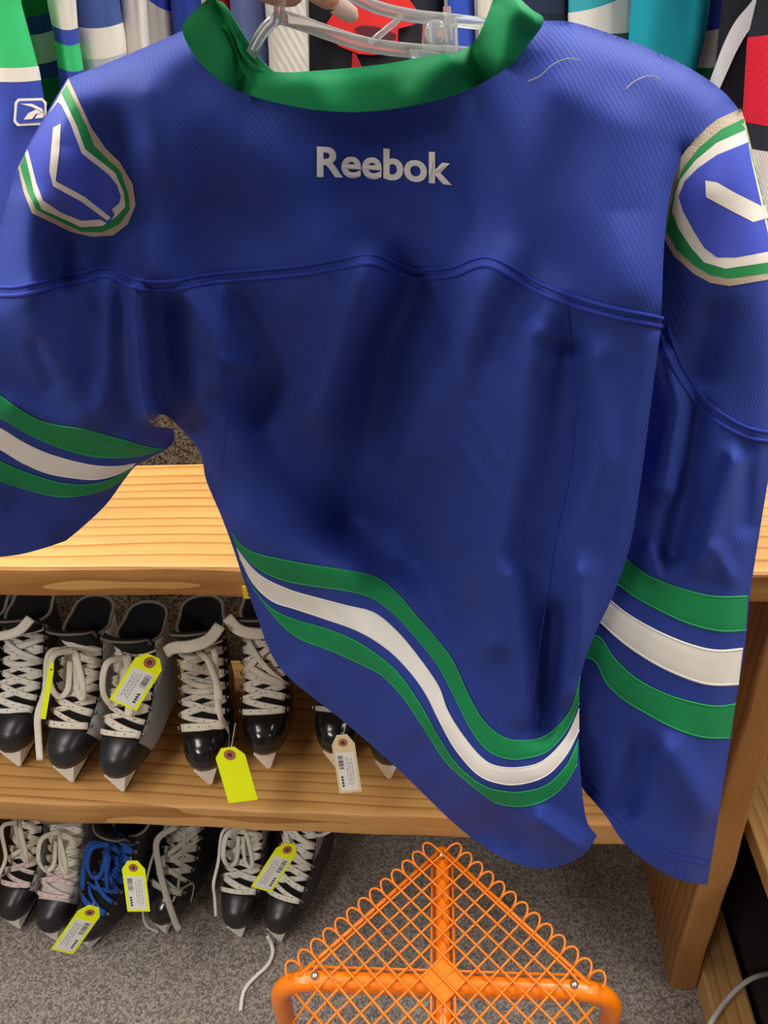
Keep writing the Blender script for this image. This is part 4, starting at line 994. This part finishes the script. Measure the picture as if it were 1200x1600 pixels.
cN, cK, cT = cm(36, 44, 66), cm(30, 32, 40), cm(24, 160, 180)
g1 = garment('blue and bright green jersey sleeve with a white band, at the left edge', [(-560, -25, 60), (0, -18, 50), (105, -2, 62), (180, 8, 66), (300, 5, 70), (430, 0, 70)], 1.30,
        [(-560, cG, 0), (100, cW, 3), (122, cB, 3)], .04, wav=.003, seed=1)
# square sports emblem on its cuff
def on_sleeve(poly, par, m, Y, nm, h=.0):
    v, f = region([poly+[poly[0]]], 6, False); P = at(v[:, 0], v[:, 1], np.full(len(v), Y-h)); return mesh(nm, P, f, m, par, True, True)
Ye = 1.30-.046
fr = on_sleeve([(28, 154), (66, 153), (73, 160), (72, 190), (66, 195), (27, 197), (21, 190), (23, 160)], g1, cW, Ye, 'emblem_frame')
on_sleeve([(30, 158), (65, 157), (69, 162), (68, 188), (64, 191), (29, 193), (25, 188), (27, 162)], fr, cB, Ye, 'emblem_ground', .001)
on_sleeve([(31, 162), (50, 162), (66, 170), (68, 176), (50, 167)], fr, cW, Ye, 'emblem_mark', .002)
on_sleeve([(37, 187), (44, 177), (56, 171), (66, 176), (56, 178), (50, 186)], fr, cW, Ye, 'emblem_mark', .002)
on_sleeve([(54, 185), (58, 179), (68, 176), (67, 184)], fr, cW, Ye, 'emblem_mark', .002)
garment('green, navy and white striped sleeve behind the bright green one', [(-560, 65, 34), (0, 60, 32), (80, 72, 34), (160, 85, 34), (430, 95, 36)], 1.46,
        [(-560, cm(30, 120, 66), 0), (18, cm(48, 62, 150), -8), (46, cm(206, 204, 196), -8), (92, cm(48, 62, 150), -8), (116, cm(30, 120, 66), -8), (158, cm(40, 54, 130), -6)], .03, wav=.003, seed=2)
garment('narrow white sleeve with blue and bright green cuff bands', [(-560, 92, 24), (0, 96, 23), (60, 104, 19), (110, 111, 20), (200, 122, 22), (430, 128, 24)], 1.36,
        [(-560, cW, 0), (41, cB, 2), (65, cG, 2), (106, cB, 2)], .022, wav=.002, seed=3)
garment('faded blue sleeve with a wide white band, third group from the left', [(-560, 145, 38), (0, 149, 37), (60, 158, 38), (110, 164, 36), (430, 175, 38)], 1.40,
        [(-560, cm(70, 92, 158), 0), (38, cW, -3), (86, cm(190, 192, 200), -5)], .03, wav=.002, seed=4)
garment('plain white sleeve beside the faded blue one', [(-560, 205, 22), (0, 208, 21), (80, 214, 20), (430, 225, 22)], 1.44, [(-560, cW, 0)], .022, wav=.002, seed=5)
garment('bright blue sleeve with a white and silver wedge near the collar', [(-560, 240, 22), (0, 245, 22), (60, 250, 22), (430, 262, 24)], 1.50, [(-560, cm(50, 74, 190), 0), (4, cm(210, 206, 200), 14)], .022, wav=.002, seed=6)
garment('dark blue jersey sleeve left of the green collar', [(-560, 285, 22), (0, 290, 24), (60, 296, 24), (430, 310, 26)], 1.48, [(-560, cm(42, 66, 158), 0)], .024, wav=.002, seed=7)
garment('thin red sleeve seen inside the green collar at left', [(-560, 345, 12), (0, 349, 12), (60, 352, 12), (300, 356, 12)], 1.52, [(-560, cm(214, 40, 44), 0)], .018, wav=.002, seed=8)
garment('slate blue sleeve seen inside the green collar', [(-560, 380, 26), (0, 386, 27), (80, 392, 28), (300, 398, 28)], 1.46, [(-560, cm(96, 108, 156), 0), (100, cm(52, 76, 176), 4)], .024, wav=.002, seed=9)
garment('white terry textured sleeve seen below the hanger neck', [(-560, 440, 30), (0, 446, 31), (80, 451, 31), (300, 455, 31)], 1.42, [(-560, knit('terry_cloth', rgb(208, 202, 194), .9, .4, 200), 0)], .022, wav=.001, seed=10)
# black jersey facing us with a red rounded emblem
gb = garment('black jersey with a big rounded red emblem seen through the clear hanger', [(-560, 585, 105), (0, 588, 106), (120, 590, 106), (430, 592, 108)], 1.50, [(-560, cm(40, 42, 48), 0)], .03, wav=.001, seed=11)
Yb = 1.50-.036
em = on_sleeve([(540, -30), (620, -30), (640, 0), (655, 20), (648, 38), (622, 45), (622, 68), (610, 80), (585, 86), (560, 84), (530, 72), (510, 56), (508, 40), (520, 22), (530, 0)], gb, cm(226, 48, 48), Yb, 'emblem', .006)
on_sleeve([(553, 44), (566, 40), (585, 41), (604, 46), (619, 54), (618, 62), (600, 64), (575, 58), (558, 50)], em, cm(92, 40, 50), Yb, 'emblem_eye', .009)
on_sleeve([(551, 82), (556, 84), (567, 108), (562, 130), (551, 130), (549, 110)], em, cm(170, 30, 46), Yb, 'emblem_stem', .009)
garment('blue sleeve right of the clear hanger clip', [(-560, 715, 20), (0, 720, 21), (120, 724, 21), (300, 726, 21)], 1.47, [(-560, cm(56, 84, 190), 0)], .022, wav=.002, seed=12)
garment('white sleeve touching the right side of the green collar', [(-560, 755, 14), (0, 760, 14), (120, 764, 14), (300, 768, 14)], 1.45, [(-560, cm(224, 216, 204), 0)], .02, wav=.001, seed=13)
garment('dark navy sleeve above the right shoulder seam', [(-560, 845, 38), (0, 850, 38), (120, 852, 38), (430, 855, 38)], 1.46, [(-560, cm(40, 50, 74), 0), (14, cm(30, 38, 60), 2)], .03, wav=.002, seed=14)
gw = garment('white shirt with teal shoulder corner and dark hem, behind the right shoulder', [(-560, 938, 50), (0, 938, 50), (100, 938, 50), (430, 938, 52)], 1.44, [(-560, cm(60, 176, 190), 0), (4, cm(240, 236, 228), -16), (46, cm(84, 98, 104), 4)], .022, wav=.002, seed=15)
gt = garment('teal jersey with a folded seam beside the white shirt', [(-560, 1045, 62), (0, 1048, 62), (60, 1042, 60), (120, 1034, 52), (430, 1020, 60)], 1.38, [(-560, cT, 0)], .03, wav=.005, seed=16)
garment('blue sleeve with white and green bands right of the teal jersey', [(-560, 1110, 32), (0, 1108, 34), (60, 1106, 34), (120, 1110, 32), (430, 1120, 36)], 1.42, [(-560, cm(58, 78, 178), 0), (42, cm(222, 216, 208), -3), (100, cm(30, 120, 70), -3), (122, cm(48, 62, 150), -3)], .024, wav=.002, seed=17)
gk = garment('black jersey with a curved white diagonal stripe at the right', [(-560, 1200, 66), (0, 1196, 68), (120, 1182, 66), (300, 1180, 62), (430, 1180, 62)], 1.34, [(-560, cK, 0)], .036, wav=.002, seed=18)
stv = smooth_curve([(1215, -40), (1190, 5), (1160, 40), (1142, 72), (1128, 105), (1112, 145)], 8); wv_ = np.linspace(16, 9, len(stv)); tn = np.gradient(stv, axis=0); tn /= np.linalg.norm(tn, axis=1)[:, None]; nn_ = np.stack([-tn[:, 1], tn[:, 0]], 1)
Lh, Rh = stv+nn_*wv_[:, None], stv-nn_*wv_[:, None]; vs, fs = [], []
for i in range(len(stv)):
    for j in range(7):
        q = Lh[i]+(Rh[i]-Lh[i])*j/6; c_ = np.clip((q[0]-np.interp(q[1], [-560, 0, 120, 300], [1200, 1196, 1182, 1180]))/67, -1, 1); vs.append(at(q[0], q[1], 1.34-.036*math.sqrt(1-c_*c_)**.8-.007))
for i in range(len(stv)-1):
    for j in range(6): fs.append((i*7+j, i*7+j+1, (i+1)*7+j+1, (i+1)*7+j))
mesh('white_stripe', vs, fs, cm(228, 228, 232), gk, True, True)
garment('red mesh jersey with black and white hem at the right photo edge', [(-560, 1235, 46), (0, 1228, 46), (60, 1220, 52), (190, 1214, 54), (430, 1215, 56)], 1.22, [(-560, cK, 0), (44, cm(224, 34, 60, .6), -14), (192, cm(44, 48, 58), 3), (232, cm(226, 222, 216, .5), 3)], .03, wav=.002, seed=19, bpx=1275)
